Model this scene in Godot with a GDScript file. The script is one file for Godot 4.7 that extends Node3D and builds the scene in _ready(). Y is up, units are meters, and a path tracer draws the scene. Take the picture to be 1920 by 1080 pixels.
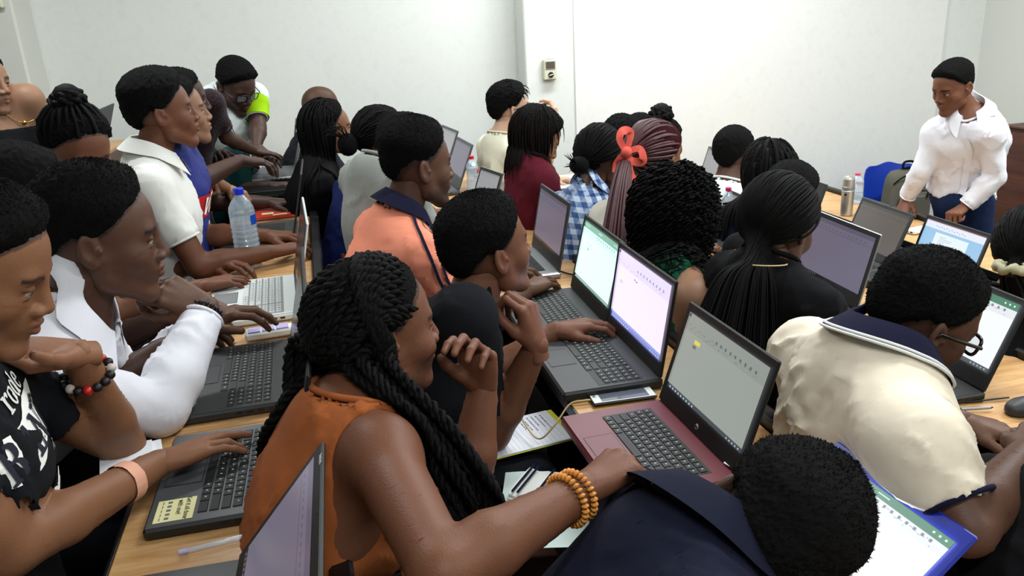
extends Node3D
# A lecture room seen from the back: stepped rows of narrow desks, students facing right (+x), a teacher at the front.
# x runs to the front of the room, z towards the camera, y up; row 1's floor is y = 0.

const WALL_Z := -5.5
const TABLE := [0.75, 0.66, 0.57, 0.365, 0.36]      # desk heights of the rows on their steps
const EDGE := [-0.39, 0.505, 1.435, 2.17, 2.80]    # student's edge of the desks
const DEEP := [0.33, 0.36, 0.36, 0.44, 0.33]

func _ready() -> void:
	var cam := Camera3D.new(); cam.name = "camera"
	cam.fov = 39.35; cam.near = 0.05; cam.far = 60.0
	cam.position = Vector3(0, 1.53, 0)
	cam.rotation_order = EULER_ORDER_YXZ
	cam.rotation_degrees = Vector3(-18.8, -13.15, -3.03)
	add_child(cam); cam.current = true
	var we := WorldEnvironment.new(); we.name = "environment"
	var env := Environment.new()
	env.background_mode = Environment.BG_COLOR
	env.background_color = Color(0.75, 0.8, 0.85)
	env.background_energy_multiplier = 1.0
	env.ambient_light_source = Environment.AMBIENT_SOURCE_DISABLED
	env.tonemap_mode = Environment.TONE_MAPPER_LINEAR
	env.tonemap_exposure = 1.0
	env.sdfgi_enabled = true; env.ssao_enabled = true; env.ssil_enabled = true
	we.environment = env
	add_child(we)
	materials()
	# unseen ceiling lights out of view, placed to light the wall and rows: [x, z, energy]
	for q in [[2.2, -4.55, 5.0, "above the backpack chair"], [1.2, -4.5, 2.6, "above the white writing panel edge"], [3.7, -2.6, 8.0, "above the front desks"], [1.5, -1.9, 4.5, "above the third row"], [-0.9, -3.4, 4.5, "above the left row"], [3.2, 0.4, 6.0, "at the front near side"], [0.4, 0.4, 3.6, "above the camera side"]]:
		unseen_ceiling_lamp(Vector3(q[0], 2.9, q[1]), q[2], q[3])
	shell()
	furniture()
	people()
	objects()

func unseen_ceiling_lamp(at: Vector3, energy: float, place: String) -> void:  # unseen fitting; place and strength chosen to light walls and people
	var t := thing("ceiling_light", "long white fluorescent ceiling fitting " + place, "light", at, 0.0, "fluorescent fittings on the ceiling")
	var b := Mb.new(); b.box(T(Vector3(0, 0.04, 0)), Vector3(1.25, 0.06, 0.16), 0.01); obj("housing", b, mat("white_metal"), t)
	var d := Mb.new(); d.box(T(Vector3(0, 0.0, 0)), Vector3(1.2, 0.02, 0.14), 0.004); obj("tube", d, mat("tube_glow"), t)
	var l := AreaLight3D.new(); l.name = "lamp"
	l.area_size = Vector2(1.2, 0.14)
	l.light_energy = energy
	l.light_color = Color(0.965, 0.99, 1.0)
	l.shadow_enabled = true
	l.area_range = 20.0
	l.area_attenuation = 2.0
	l.position = Vector3(0, -0.02, 0)
	l.rotation_degrees = Vector3(-90, 0, 0)
	t.add_child(l, true)

# ------------------------------------------------------------ naming
var names := {}
func numbered(called: String) -> String:
	if not names.has(called):
		names[called] = 0
		return called
	names[called] += 1
	return "%s_%03d" % [called, names[called]]

func thing(called: String, label: String, category: String, at := Vector3.ZERO, turn := 0.0, group := "") -> Node3D:
	var o := Node3D.new(); o.name = numbered(called); add_child(o)
	o.position = at; o.rotation.y = turn
	tag(o, label, category, group)
	return o

func tag(o: Node, label: String, category: String, group := "") -> void:
	o.set_meta("label", label); o.set_meta("category", category)
	if group: o.set_meta("group", group)

func obj(called: String, mb: Variant, m: Material, parent: Node = null, stuff := false) -> MeshInstance3D:
	var o := MeshInstance3D.new()
	o.mesh = mb.mesh() if mb is Mb else mb
	o.material_override = m
	if parent == null or parent == self:
		o.name = numbered(called); add_child(o)
	else:
		o.name = called; parent.add_child(o, true)
	if stuff: o.set_meta("kind", "stuff")
	return o

func struct(called: String, mb: Mb, m: Material, label: String, category: String) -> MeshInstance3D:
	var o := obj(called, mb, m); o.set_meta("kind", "structure")
	tag(o, label, category)
	return o

# ------------------------------------------------------------ materials
var mats := {}
func mat(k: String) -> StandardMaterial3D: return mats[k]
func mk(k: String, c: Color, rough := 0.6, metal := 0.0) -> StandardMaterial3D:
	var m := StandardMaterial3D.new(); m.resource_name = k
	m.albedo_color = c; m.roughness = rough; m.metallic = metal
	mats[k] = m
	return m

func noise_tex(freq: float, seed_: int, ramp: Array, normal := false, w := 256, h := 256) -> NoiseTexture2D:
	var t := NoiseTexture2D.new(); t.width = w; t.height = h; t.seamless = true
	var n := FastNoiseLite.new(); n.frequency = freq; n.seed = seed_; n.fractal_octaves = 4
	t.noise = n
	if normal: t.as_normal_map = true; t.bump_strength = 6.0
	else:
		var g := Gradient.new(); g.colors = PackedColorArray(ramp); 
		var off := PackedFloat32Array()
		for k in ramp.size(): off.append(float(k) / (ramp.size() - 1))
		g.offsets = off; t.color_ramp = g
	return t

func cloth(k: String, c: Color, rough := 0.9, grain := 900.0) -> StandardMaterial3D:
	var m := mk(k, c, rough)
	m.uv1_triplanar = true; m.uv1_world_triplanar = true; m.uv1_scale = Vector3.ONE * 14.0
	m.normal_enabled = true; m.normal_texture = weave; m.normal_scale = 0.35
	m.rim_enabled = true; m.rim = 0.25 if c.get_luminance() > 0.2 else 0.08; m.metallic_specular = 0.25; m.rim_tint = 0.6
	return m

var weave: NoiseTexture2D
func wood_image(base: Color, dark: Color, seed_: int) -> ImageTexture:
	var im := Image.create(256, 256, false, Image.FORMAT_RGB8)
	var n := FastNoiseLite.new(); n.seed = seed_; n.frequency = 0.02; n.fractal_octaves = 3
	for y in 256:
		for x in 256:
			var a := n.get_noise_3d(x * 0.35, y * 4.0, 0.0)
			var b := n.get_noise_3d(x * 2.0, y * 22.0, 90.0)
			im.set_pixel(x, y, base.lerp(dark, clampf(0.45 + a * 0.7 + b * 0.35, 0, 1)))
	return ImageTexture.create_from_image(im)

func materials() -> void:
	weave = noise_tex(0.35, 3, [], true)
	var fine := noise_tex(0.06, 5, [Color(0.975, 0.975, 0.972), Color(1, 1, 1), Color(0.985, 0.985, 0.98)])
	for k in [["wall_paint", Color(0.86, 0.87, 0.85)], ["wall_panel", Color(0.90, 0.90, 0.885)]]:
		var m := mk(k[0], k[1], 0.75)
		m.albedo_texture = fine; m.uv1_triplanar = true; m.uv1_world_triplanar = true; m.uv1_scale = Vector3.ONE * 0.6
	mk("wall_grey", Color(0.80, 0.80, 0.77), 0.8)
	mk("ceiling", Color(0.9, 0.9, 0.88), 0.9)
	var fl := mk("floor", Color(0.36, 0.34, 0.31), 0.6)
	fl.albedo_texture = fine; fl.uv1_triplanar = true; fl.uv1_world_triplanar = true
	var w1 := mk("wood_top", Color(1, 1, 1), 0.38); w1.albedo_texture = wood_image(Color(0.82, 0.66, 0.46), Color(0.70, 0.51, 0.31), 4)
	w1.uv1_triplanar = true; w1.uv1_world_triplanar = true; w1.uv1_scale = Vector3(2.2, 2.2, 2.2)
	var w2 := mk("wood_brown", Color(1, 1, 1), 0.45); w2.albedo_texture = wood_image(Color(0.36, 0.20, 0.12), Color(0.24, 0.12, 0.07), 9)
	w2.uv1_triplanar = true; w2.uv1_world_triplanar = true; w2.uv1_scale = Vector3(1.2, 1.2, 1.2)
	mk("black_metal", Color(0.05, 0.052, 0.055), 0.35, 0.3)
	mk("black_trim", Color(0.03, 0.032, 0.034), 0.42)
	mk("grey_rail", Color(0.22, 0.22, 0.22), 0.35, 0.5)
	mk("white_metal", Color(0.85, 0.85, 0.85), 0.5)
	mk("chrome", Color(0.80, 0.80, 0.80), 0.22, 1.0)
	mk("steel", Color(0.80, 0.80, 0.78), 0.38, 0.85)
	var g := mk("tube_glow", Color(0.9, 0.9, 0.9), 0.5); g.emission_enabled = true; g.emission = Color(1, 0.98, 0.95); g.emission_energy_multiplier = 1.2  # glowing face of the unseen ceiling fittings
	mk("plastic_black", Color(0.075, 0.08, 0.08), 0.5)
	mk("plastic_dark", Color(0.17, 0.175, 0.18), 0.5)
	mk("plastic_grey", Color(0.34, 0.35, 0.36), 0.42, 0.3)
	mk("plastic_silver", Color(0.60, 0.61, 0.62), 0.38, 0.5)
	mk("plastic_white", Color(0.86, 0.88, 0.87), 0.45)
	mk("plastic_maroon", Color(0.42, 0.16, 0.20), 0.45)
	mk("plastic_blue", Color(0.05, 0.13, 0.56), 0.35)
	mk("chair_blue", Color(0.03, 0.20, 0.62), 0.4)
	mk("key_black", Color(0.085, 0.09, 0.09), 0.55)
	mk("key_white", Color(0.80, 0.82, 0.81), 0.55)
	mk("key_grey", Color(0.40, 0.41, 0.42), 0.55)
	mk("legend", Color(0.7, 0.72, 0.72), 0.6)
	mk("paper", Color(0.90, 0.91, 0.93), 0.9)
	mk("paper_pale", Color(0.78, 0.84, 0.82), 0.9)
	mk("yellow_cover", Color(0.86, 0.86, 0.22), 0.6)
	mk("ink", Color(0.25, 0.26, 0.38), 0.9)
	mk("red_cover", Color(0.80, 0.27, 0.20), 0.35)
	mk("cream_plastic", Color(0.80, 0.80, 0.70), 0.5)
	mk("dial", Color(0.05, 0.05, 0.05), 0.4)
	mk("lcd", Color(0.33, 0.28, 0.25), 0.25)
	var gl := mk("glass", Color(0.85, 0.92, 0.95, 0.16), 0.04); gl.transparency = BaseMaterial3D.TRANSPARENCY_ALPHA; gl.metallic_specular = 0.6
	var pet := mk("pet", Color(0.80, 0.90, 0.97, 0.30), 0.08); pet.transparency = BaseMaterial3D.TRANSPARENCY_ALPHA; pet.metallic_specular = 0.7
	var wa := mk("water", Color(0.78, 0.88, 0.95, 0.22), 0.03); wa.transparency = BaseMaterial3D.TRANSPARENCY_ALPHA
	mk("cap_blue", Color(0.05, 0.16, 0.75), 0.4)
	mk("cap_red", Color(0.78, 0.08, 0.15), 0.4)
	mk("cap_pink", Color(0.75, 0.15, 0.35), 0.4)
	mk("label_blue", Color(0.04, 0.30, 0.72), 0.4)
	mk("label_red", Color(0.80, 0.10, 0.18), 0.4)
	mk("label_pink", Color(0.85, 0.30, 0.42), 0.4)
	mk("white_print", Color(0.92, 0.92, 0.90), 0.7)
	mk("navy_print", Color(0.06, 0.07, 0.16), 0.8)
	mk("pink_print", Color(0.85, 0.07, 0.35), 0.7)
	mk("red_print", Color(0.78, 0.12, 0.16), 0.7)
	mk("blue_print", Color(0.13, 0.17, 0.48), 0.7)
	mk("green_print", Color(0.55, 0.78, 0.55), 0.7)
	mk("sticker", Color(0.90, 0.88, 0.66), 0.6)
	mk("sticker_ink", Color(0.12, 0.12, 0.10), 0.8)
	mk("key_glint", Color(0.75, 0.76, 0.76), 0.4)  # pale grey of the laptop logos and maker marks
	mk("bead_black", Color(0.05, 0.04, 0.04), 0.5)
	mk("bead_wood", Color(0.80, 0.52, 0.20), 0.5)
	mk("bead_red", Color(0.70, 0.10, 0.10), 0.3)
	mk("bead_clear", Color(0.75, 0.70, 0.66), 0.15)
	mk("band_paper", Color(0.85, 0.62, 0.52), 0.7)
	mk("gold", Color(0.85, 0.68, 0.35), 0.25, 1.0)
	mk("teal_print", Color(0.10, 0.55, 0.48), 0.9)
	mk("cable_black", Color(0.03, 0.03, 0.03), 0.5)
	mk("cable_cream", Color(0.75, 0.66, 0.45), 0.6)
	mk("lavender", Color(0.72, 0.68, 0.86), 0.45)
	mk("coral", Color(0.84, 0.34, 0.28), 0.8)
	mk("scrunchie", Color(0.62, 0.60, 0.48), 0.6)
	mk("phone_glass", Color(0.35, 0.38, 0.42), 0.06)
	mk("eyeglass", Color(0.03, 0.03, 0.03), 0.25)
	# skin and hair
	var sk := mk("skin", Color(1, 1, 1), 0.48); sk.vertex_color_use_as_albedo = true; sk.metallic_specular = 0.34
	sk.uv1_triplanar = true; sk.uv1_scale = Vector3.ONE * 9.0; sk.normal_enabled = true; sk.normal_texture = noise_tex(0.12, 8, [], true); sk.normal_scale = 0.15
	for k in [["hair", Color(0.06, 0.057, 0.057)], ["hair_burgundy", Color(0.20, 0.055, 0.075)], ["hair_brown", Color(0.12, 0.085, 0.075)]]:
		var m := mk(k[0], k[1], 0.8); m.metallic_specular = 0.2
		m.uv1_triplanar = true; m.uv1_scale = Vector3.ONE * 26.0; m.normal_enabled = true; m.normal_texture = weave; m.normal_scale = 1.2
	mk("strand", Color(0.05, 0.047, 0.047), 0.66).metallic_specular = 0.2
	mk("strand_burgundy", Color(0.24, 0.06, 0.085), 0.5)
	mk("strand_brown", Color(0.075, 0.055, 0.05), 0.75).metallic_specular = 0.2
	mk("strand_pale", Color(0.75, 0.70, 0.68), 0.5)
	# clothes
	cloth("tee_black", Color(0.075, 0.08, 0.095)); cloth("tee_navy", Color(0.07, 0.08, 0.15)); cloth("tee_navy_blue", Color(0.07, 0.11, 0.30))
	cloth("white_shirt", Color(0.90, 0.90, 0.93), 0.8); cloth("white_polo", Color(0.91, 0.91, 0.89)); cloth("white_tee", Color(0.88, 0.91, 0.91))
	cloth("tee_grey", Color(0.56, 0.57, 0.55)); cloth("polo_orange", Color(0.92, 0.57, 0.46)); cloth("dress_orange", Color(0.60, 0.33, 0.17))
	cloth("polo_cream", Color(0.90, 0.85, 0.77)); cloth("maroon", Color(0.34, 0.09, 0.14)); cloth("cream_shirt", Color(0.90, 0.89, 0.80), 0.8)
	cloth("green_top", Color(0.04, 0.26, 0.17)); cloth("black_top", Color(0.05, 0.05, 0.06)); cloth("slate", Color(0.13, 0.14, 0.17))
	cloth("lime", Color(0.62, 0.82, 0.08)); cloth("navy_collar", Color(0.08, 0.08, 0.17)); cloth("white_trim", Color(0.88, 0.88, 0.86))
	cloth("denim_dark", Color(0.07, 0.08, 0.10)); cloth("denim", Color(0.12, 0.17, 0.30)); cloth("khaki", Color(0.36, 0.38, 0.35)); cloth("teal_shorts", Color(0.05, 0.20, 0.20))
	cloth("bag_black", Color(0.055, 0.06, 0.06)); cloth("bag_grey", Color(0.36, 0.35, 0.31)); cloth("cream_vest", Color(0.84, 0.82, 0.76)); cloth("shoe", Color(0.08, 0.08, 0.08))
	cloth("pink_scarf", Color(0.72, 0.45, 0.45))
	var pm := cloth("plaid", Color(1, 1, 1))
	var im := Image.create(64, 64, false, Image.FORMAT_RGB8)
	for y in 64:
		for x in 64:
			var a := int((x % 32) < 16); var b := int((y % 32) < 16)
			im.set_pixel(x, y, [Color(0.86, 0.90, 0.93), Color(0.40, 0.52, 0.70), Color(0.06, 0.14, 0.36)][a + b])
	pm.albedo_texture = ImageTexture.create_from_image(im)
	pm.uv1_scale = Vector3.ONE * 14.0
	pm.normal_enabled = false
	var fm := cloth("floral", Color(1, 1, 1))
	fm.albedo_texture = noise_tex(0.09, 12, [Color(0.03, 0.02, 0.03), Color(0.05, 0.03, 0.04), Color(0.16, 0.07, 0.10), Color(0.45, 0.40, 0.38)])
	fm.uv1_scale = Vector3.ONE * 5.0; fm.normal_enabled = false
	for k in 6: screen_material(["sheet_green", "doc_lilac", "sheet_grey", "page_blue", "sheet_white", "idle"][k])
	for k in ["dim_lilac", "dim_grey", "dark"]: screen_material(k)

# pictures on laptop screens
const SCREEN := 1.0
func screen_material(kind: String) -> void:
	var W := 320; var H := 200
	var im := Image.create(W, H, false, Image.FORMAT_RGB8)
	var rs := RandomNumberGenerator.new(); rs.seed = hash(kind)
	var bg := Color(0.94, 0.95, 0.96)
	match kind:
		"sheet_green": bg = Color(0.80, 0.98, 0.93)
		"doc_lilac": bg = Color(0.86, 0.82, 0.99)
		"sheet_grey": bg = Color(0.55, 0.58, 0.54)
		"page_blue": bg = Color(0.55, 0.73, 0.87)
		"dim_lilac": bg = Color(0.42, 0.40, 0.47)
		"dim_grey": bg = Color(0.40, 0.38, 0.36)
		"idle": bg = Color(0.60, 0.60, 0.61)
		"dark": bg = Color(0.05, 0.055, 0.06)
	im.fill(bg)
	var ink := bg * 0.55; ink.a = 1
	if kind in ["sheet_green", "sheet_white", "sheet_grey", "doc_lilac"]:
		var bar := bg * 0.93; bar.a = 1
		im.fill_rect(Rect2i(0, 0, W, 44), bar)
		if kind != "doc_lilac" and kind != "sheet_grey":
			im.fill_rect(Rect2i(0, 0, W, 20), Color(0.0, 0.42, 0.23))
			for k in 6: im.fill_rect(Rect2i(6 + k * 9, 8, 4, 3), Color(0.8, 0.95, 0.88))
			im.fill_rect(Rect2i(140, 8, 30, 3), Color(0.7, 0.9, 0.8))
			for k in 3: im.fill_rect(Rect2i(276 + k * 14, 7, 5, 5), Color(0.8, 0.95, 0.88))
		else:
			im.fill_rect(Rect2i(2, 2, 9, 8), Color(0.12, 0.2, 0.45))
		for k in 26:
			var s := rs.randi_range(3, 9)
			im.fill_rect(Rect2i(12 + k * 11 + rs.randi_range(0, 3), 26 + rs.randi_range(0, 12), s, 2), ink.lerp(bg, 0.35))
		for k in 9: im.fill_rect(Rect2i(130 + k * 19, 24, 6, 7), ink.lerp(Color(0.2, 0.25, 0.4), 0.4))
		for k in 16: im.fill_rect(Rect2i(0, 50 + k * 9, W, 1), bg * Color(0.965, 0.965, 0.965))
		for k in 12: im.fill_rect(Rect2i(k * 28, 44, 1, 150), bg * Color(0.97, 0.97, 0.97))
		if kind == "sheet_grey": im.fill_rect(Rect2i(54, 52, 24, 10), Color(0.85, 0.80, 0.12)); im.fill_rect(Rect2i(52, 66, 14, 7), ink)
		elif kind == "doc_lilac": im.fill_rect(Rect2i(30, 66, 20, 10), Color(0.93, 0.86, 0.55)); im.fill_rect(Rect2i(32, 80, 18, 9), bg * Color(0.84, 0.82, 0.84)); im.fill_rect(Rect2i(118, 52, 7, 4), Color(0.15, 0.15, 0.3)); im.fill_rect(Rect2i(130, 54, 8, 4), Color(0.15, 0.15, 0.3))
		else:
			for k in 5: im.fill_rect(Rect2i(60 + (k % 3) * 16, 62 + (k / 3) * 12, 12, 6), bg * Color(0.8, 0.82, 0.84))
			im.fill_rect(Rect2i(72, 78, 9, 8), Color(0.25, 0.35, 0.35))
		var tb := Color(0.02, 0.07, 0.08) if kind != "doc_lilac" else Color(0.08, 0.2, 0.55)
		im.fill_rect(Rect2i(0, 187, W, 13), tb)
		if kind == "doc_lilac": im.fill_rect(Rect2i(0, 180, W, 7), Color(0.2, 0.42, 0.75))
		for k in 9: im.fill_rect(Rect2i(14 + k * 13, 191, 5, 5), Color(0.65, 0.75, 0.8))
		for k in 5: im.fill_rect(Rect2i(262 + k * 11, 191, 5, 4), Color(0.6, 0.7, 0.75))
	elif kind == "page_blue":
		im.fill_rect(Rect2i(0, 0, W, 34), Color(0.87, 0.89, 0.94)); im.fill_rect(Rect2i(0, 0, W, 4), Color(0.55, 0.2, 0.28))
		for k in 12: im.fill_rect(Rect2i(60 + k * 14, 18 + (k % 2) * 4, 6, 3), Color(0.45, 0.5, 0.6))
		im.fill_rect(Rect2i(70, 46, 180, 154), Color(0.87, 0.92, 0.94))
		for k in 6: im.fill_rect(Rect2i(98, 60 + k * 8, 30 + rs.randi_range(0, 40), 2), Color(0.6, 0.66, 0.7))
	elif kind != "dark":
		im.fill_rect(Rect2i(0, 0, W, 14), bg * Color(0.86, 0.86, 0.88))
		for k in 14: im.fill_rect(Rect2i(16 + k * 20, 24, 10, 3), bg * Color(0.8, 0.8, 0.82))
		im.fill_rect(Rect2i(0, 34, W, 2), bg * Color(0.85, 0.85, 0.85))
		if kind == "dim_lilac":
			im.fill_rect(Rect2i(0, 190, W, 10), Color(0.05, 0.06, 0.07))
			for k in 8: im.fill_rect(Rect2i(10 + k * 12, 193, 4, 4), Color(0.5, 0.5, 0.55))
	var m := mk("screen_" + kind, Color(0.02, 0.02, 0.022), 0.22)
	m.emission_enabled = true
	m.emission_texture = ImageTexture.create_from_image(im)
	m.emission = Color(1, 1, 1); m.emission_operator = BaseMaterial3D.EMISSION_OP_MULTIPLY
	m.emission_energy_multiplier = SCREEN

# ------------------------------------------------------------ the people
var cast: Array = []

func person(p: Dictionary) -> void: cast.append(p)

const S1 := Color(0.098, 0.045, 0.028)
const S2 := Color(0.150, 0.062, 0.034)
const S3 := Color(0.215, 0.095, 0.050)
const S4 := Color(0.26, 0.14, 0.085)
const S5 := Color(0.58, 0.36, 0.25)
const S0 := Color(0.064, 0.034, 0.026)

func people() -> void:
	var jobs := [func(): heads.man = make_head("man"), func(): heads.woman = make_head("woman"), func(): heads.smile = make_head("smile")]
	var k0 := [0.0, 0.0, 0.0, 0.0]
	var poses := {
		"type": {"f": [[0.35, 0.55, 0.3, 0.12], [0.32, 0.5, 0.3, 0.02], [0.36, 0.55, 0.3, -0.08], [0.4, 0.55, 0.3, -0.2]], "t": [Vector3(0.040, -0.014, 0.046), Vector3(0.054, -0.022, 0.074), Vector3(0.058, -0.032, 0.098)]},
		"flat": {"f": [[0.12, 0.25, 0.15, 0.14], [0.10, 0.2, 0.12, 0.03], [0.22, 0.5, 0.25, -0.06], [0.12, 0.3, 0.2, -0.22]], "t": [Vector3(0.040, -0.012, 0.046), Vector3(0.056, -0.016, 0.074), Vector3(0.064, -0.022, 0.100)]},
		"chin": {"f": [[0.75, 1.25, 0.6, 0.05], [0.85, 1.3, 0.7, 0.0], [0.95, 1.35, 0.7, -0.04], [1.05, 1.35, 0.7, -0.08]], "t": [Vector3(0.036, -0.024, 0.046), Vector3(0.040, -0.044, 0.074), Vector3(0.034, -0.058, 0.098)]},
		"fist": {"f": [[1.2, 1.55, 0.8, 0.03], [1.25, 1.6, 0.8, 0.0], [1.3, 1.6, 0.8, -0.03], [1.35, 1.6, 0.8, -0.06]], "t": [Vector3(0.034, -0.022, 0.044), Vector3(0.030, -0.044, 0.066), Vector3(0.012, -0.052, 0.078)]},
		"bend": {"f": [[0.95, 0.35, 0.15, 0.04], [1.0, 0.4, 0.2, 0.0], [1.05, 0.45, 0.2, -0.03], [1.1, 0.5, 0.2, -0.08]], "t": [Vector3(0.036, -0.020, 0.050), Vector3(0.040, -0.040, 0.078), Vector3(0.038, -0.062, 0.098)]},
		"prop": {"f": [[0.55, 0.75, 0.35, 0.05], [0.6, 0.8, 0.4, 0.0], [0.65, 0.85, 0.4, -0.04], [0.7, 0.9, 0.4, -0.1]], "t": [Vector3(0.038, -0.020, 0.048), Vector3(0.050, -0.034, 0.076), Vector3(0.052, -0.046, 0.100)]},
	}
	for k in poses: hands[k] = null
	for k in ["man", "woman", "smile"]: heads[k] = null
	for k in poses: jobs.append(func(): hands[k] = make_hand(poses[k]))
	run(jobs)
	describe_people()
	jobs = []
	for p in cast: jobs.append(func(): shape_person(p))
	run(jobs)
	for p in cast: seat_person(p)

func run(jobs: Array) -> void:
	var id := WorkerThreadPool.add_group_task(func(k: int): jobs[k].call(), jobs.size(), 4, true)
	WorkerThreadPool.wait_for_group_task_completion(id)

func seat_person(p: Dictionary) -> void:
	var at: Vector3 = p.j.pel; at.y = p.get("floor", 0.0)
	var t := thing("person", p.label, "person", at, 0.0, p.get("group", ""))
	var made := {}
	for q in p.out:
		var par: Node = t if q[3] == "" else made[q[3]]
		var mb: Mb = q[1]
		if mb.v.is_empty(): continue
		if par == t: mb.v = Transform3D(Basis.IDENTITY, -at) * mb.v
		else: mb.v = Transform3D(Basis.IDENTITY, -at) * mb.v
		var o := obj(q[0], mb, mat(q[2]), par, q.size() > 4 and q[4] is bool and q[4])
		if q.size() > 5: o.set_meta("label", q[5])
		if not made.has(q[0]): made[q[0]] = o
	p.node = t; p.base = at; p.made = made
	if p.has("after"): (p.after as Callable).call(p)
	p.field = null

func part(p: Dictionary, called: String, mb: Mb, m: String, parent := "", stuff := false) -> void:
	p.out.append([called, mb, m, parent, stuff])

# pushes a point out of the clothed body
func out_of(p: Dictionary, q: Vector3, gap: float) -> Vector3:
	for k in 3:
		var f: float = p.field.at(q)
		if f >= gap: return q
		var e := 0.012
		var g := Vector3(p.field.at(q + Vector3(e, 0, 0)) - p.field.at(q - Vector3(e, 0, 0)), p.field.at(q + Vector3(0, e, 0)) - p.field.at(q - Vector3(0, e, 0)), p.field.at(q + Vector3(0, 0, e)) - p.field.at(q - Vector3(0, 0, e)))
		if g.length() < 1e-5: return q
		q += g.normalized() * (gap - f)
	return q

# a turned-down collar standing on the neckline; open: half angle of the gap at the front
func collar(p: Dictionary, m: String, o: Dictionary = {}) -> void:
	var ax: Vector3 = p.nax
	var nb: PackedVector3Array = p.nb
	var n := nb.size() - 1
	var c := Vector3.ZERO
	for k in n: c += nb[k] / n
	var sc: float = p.get("size", 1.0)
	var hgt: float = o.get("h", 0.034) * sc; var fall_: float = o.get("fall", 0.045) * sc
	var open: float = o.get("open", 0.35)
	var rows := [[], [], [], [], []]
	var m_ := 40
	for k in m_ + 1:
		var ph := lerpf(open, TAU - open, k / float(m_))              # 0 = front
		var x := ph / TAU * n
		var q := nb[int(x) % n].lerp(nb[(int(x) + 1) % n], x - int(x))
		var fr := (1.0 + cos(ph)) * 0.5
		var e := q - c; e = (e - ax * e.dot(ax)).normalized()
		var top := hgt * (1.0 - 0.35 * fr)
		var len: float = fall_ * (0.85 + o.get("point", 0.6) * pow(fr, 7.0))
		rows[0].append(q - e * 0.004 - ax * 0.008)
		rows[1].append(q - e * 0.010 + ax * (top - 0.003))
		rows[2].append(q - e * 0.004 + ax * top)
		rows[3].append(out_of(p, q + e * (0.008 + len * 0.2) + ax * (top - len * 0.5), 0.019))
		rows[4].append(out_of(p, q + e * (0.016 + len * 0.45 + o.get("flare", 0.0)) + ax * (top - len), 0.019))
	var mb := Mb.new(); mb.sheet(rows)
	var back := []
	for rr in [rows[4], rows[3], rows[2]]:
		var w := []
		for y in rr: w.append(y - (y - c).normalized() * 0.003 - ax * 0.001)
		back.append(w)
	mb.sheet(back)
	part(p, "collar", mb, m, "shirt")
	if o.has("trim"):
		for e in o.get("trims", [0.0, 0.3]):
			var row := PackedVector3Array()
			for k in m_ + 1: row.append((rows[4][k] as Vector3).lerp(rows[3][k], e) + (rows[4][k] - c).normalized() * 0.0025)
			mb = Mb.new(); mb.tube(row, 0.0028, 6); part(p, "collar_trim", mb, o.trim, "shirt")

# a band lying on the clothes through points near the surface
func strip(p: Dictionary, pts: Array, width: float, m: String, gap := 0.015, called := "stripe") -> void:
	var line := smooth(pts, 8)
	var c := [PackedVector3Array(), PackedVector3Array()]
	for k in line.size():
		var d := (line[mini(k + 1, line.size() - 1)] - line[maxi(k - 1, 0)]).normalized()
		var q := out_of(p, line[k], gap)
		var e := 0.012
		var f0: float = p.field.at(q)
		var g := Vector3(p.field.at(q + Vector3(e, 0, 0)) - f0, p.field.at(q + Vector3(0, e, 0)) - f0, p.field.at(q + Vector3(0, 0, e)) - f0).normalized()
		if f0 > gap + 0.002: q -= g * (f0 - gap)
		var s := d.cross(g).normalized() * width * 0.5
		c[0].append(q - s); c[1].append(q + s)
	var mb := Mb.new(); mb.add(thick_arrays([c[0], c[1]], 0.0015), Transform3D.IDENTITY)
	part(p, called, mb, m, "shirt")

func thick_arrays(rows: Array, t: float) -> Array:
	var b := Mb.new(); b.sheet(rows)
	return [b.v, b.n, b.i]

func glasses(p: Dictionary, m := "eyeglass", rim := 0.0022) -> void:
	var mb := Mb.new()
	for s in [-1.0, 1.0]:
		var ring := PackedVector3Array()
		for k in 21:
			var a := TAU * k / 20.0
			var cx := signf(cos(a)) * pow(absf(cos(a)), 0.6) * 0.0255; var cy := signf(sin(a)) * pow(absf(sin(a)), 0.6) * 0.0185
			ring.append(p.ht * Vector3(s * 0.034 + cx, 0.002 + cy, 0.104 - absf(s * 0.034 + cx) * 0.16))
		mb.tube(ring, rim, 6, false)
		mb.tube(PackedVector3Array([p.ht * Vector3(s * 0.060, 0.008, 0.094), p.ht * Vector3(s * 0.077, 0.008, 0.083), p.ht * Vector3(s * 0.082, 0.006, 0.02), p.ht * Vector3(s * 0.084, 0.006, -0.012), p.ht * Vector3(s * 0.083, -0.012, -0.028)]), rim, 6)
	mb.tube(PackedVector3Array([p.ht * Vector3(-0.009, 0.006, 0.106), p.ht * Vector3(0, 0.009, 0.109), p.ht * Vector3(0.009, 0.006, 0.106)]), rim, 6)
	part(p, "glasses", mb, m)
	mb = Mb.new()
	for s in [-1.0, 1.0]:
		var a: Array = []
		for k in 4: a.append(p.ht * Vector3(s * 0.034 + [-1, 1, 1, -1][k] * 0.0235, 0.002 + [-1, -1, 1, 1][k] * 0.0165, 0.1035 - absf(s * 0.034 + [-1, 1, 1, -1][k] * 0.0235) * 0.16))
		mb.face(a[0], a[1], a[2], a[3])
	part(p, "lens", mb, "glass", "glasses")

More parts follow.
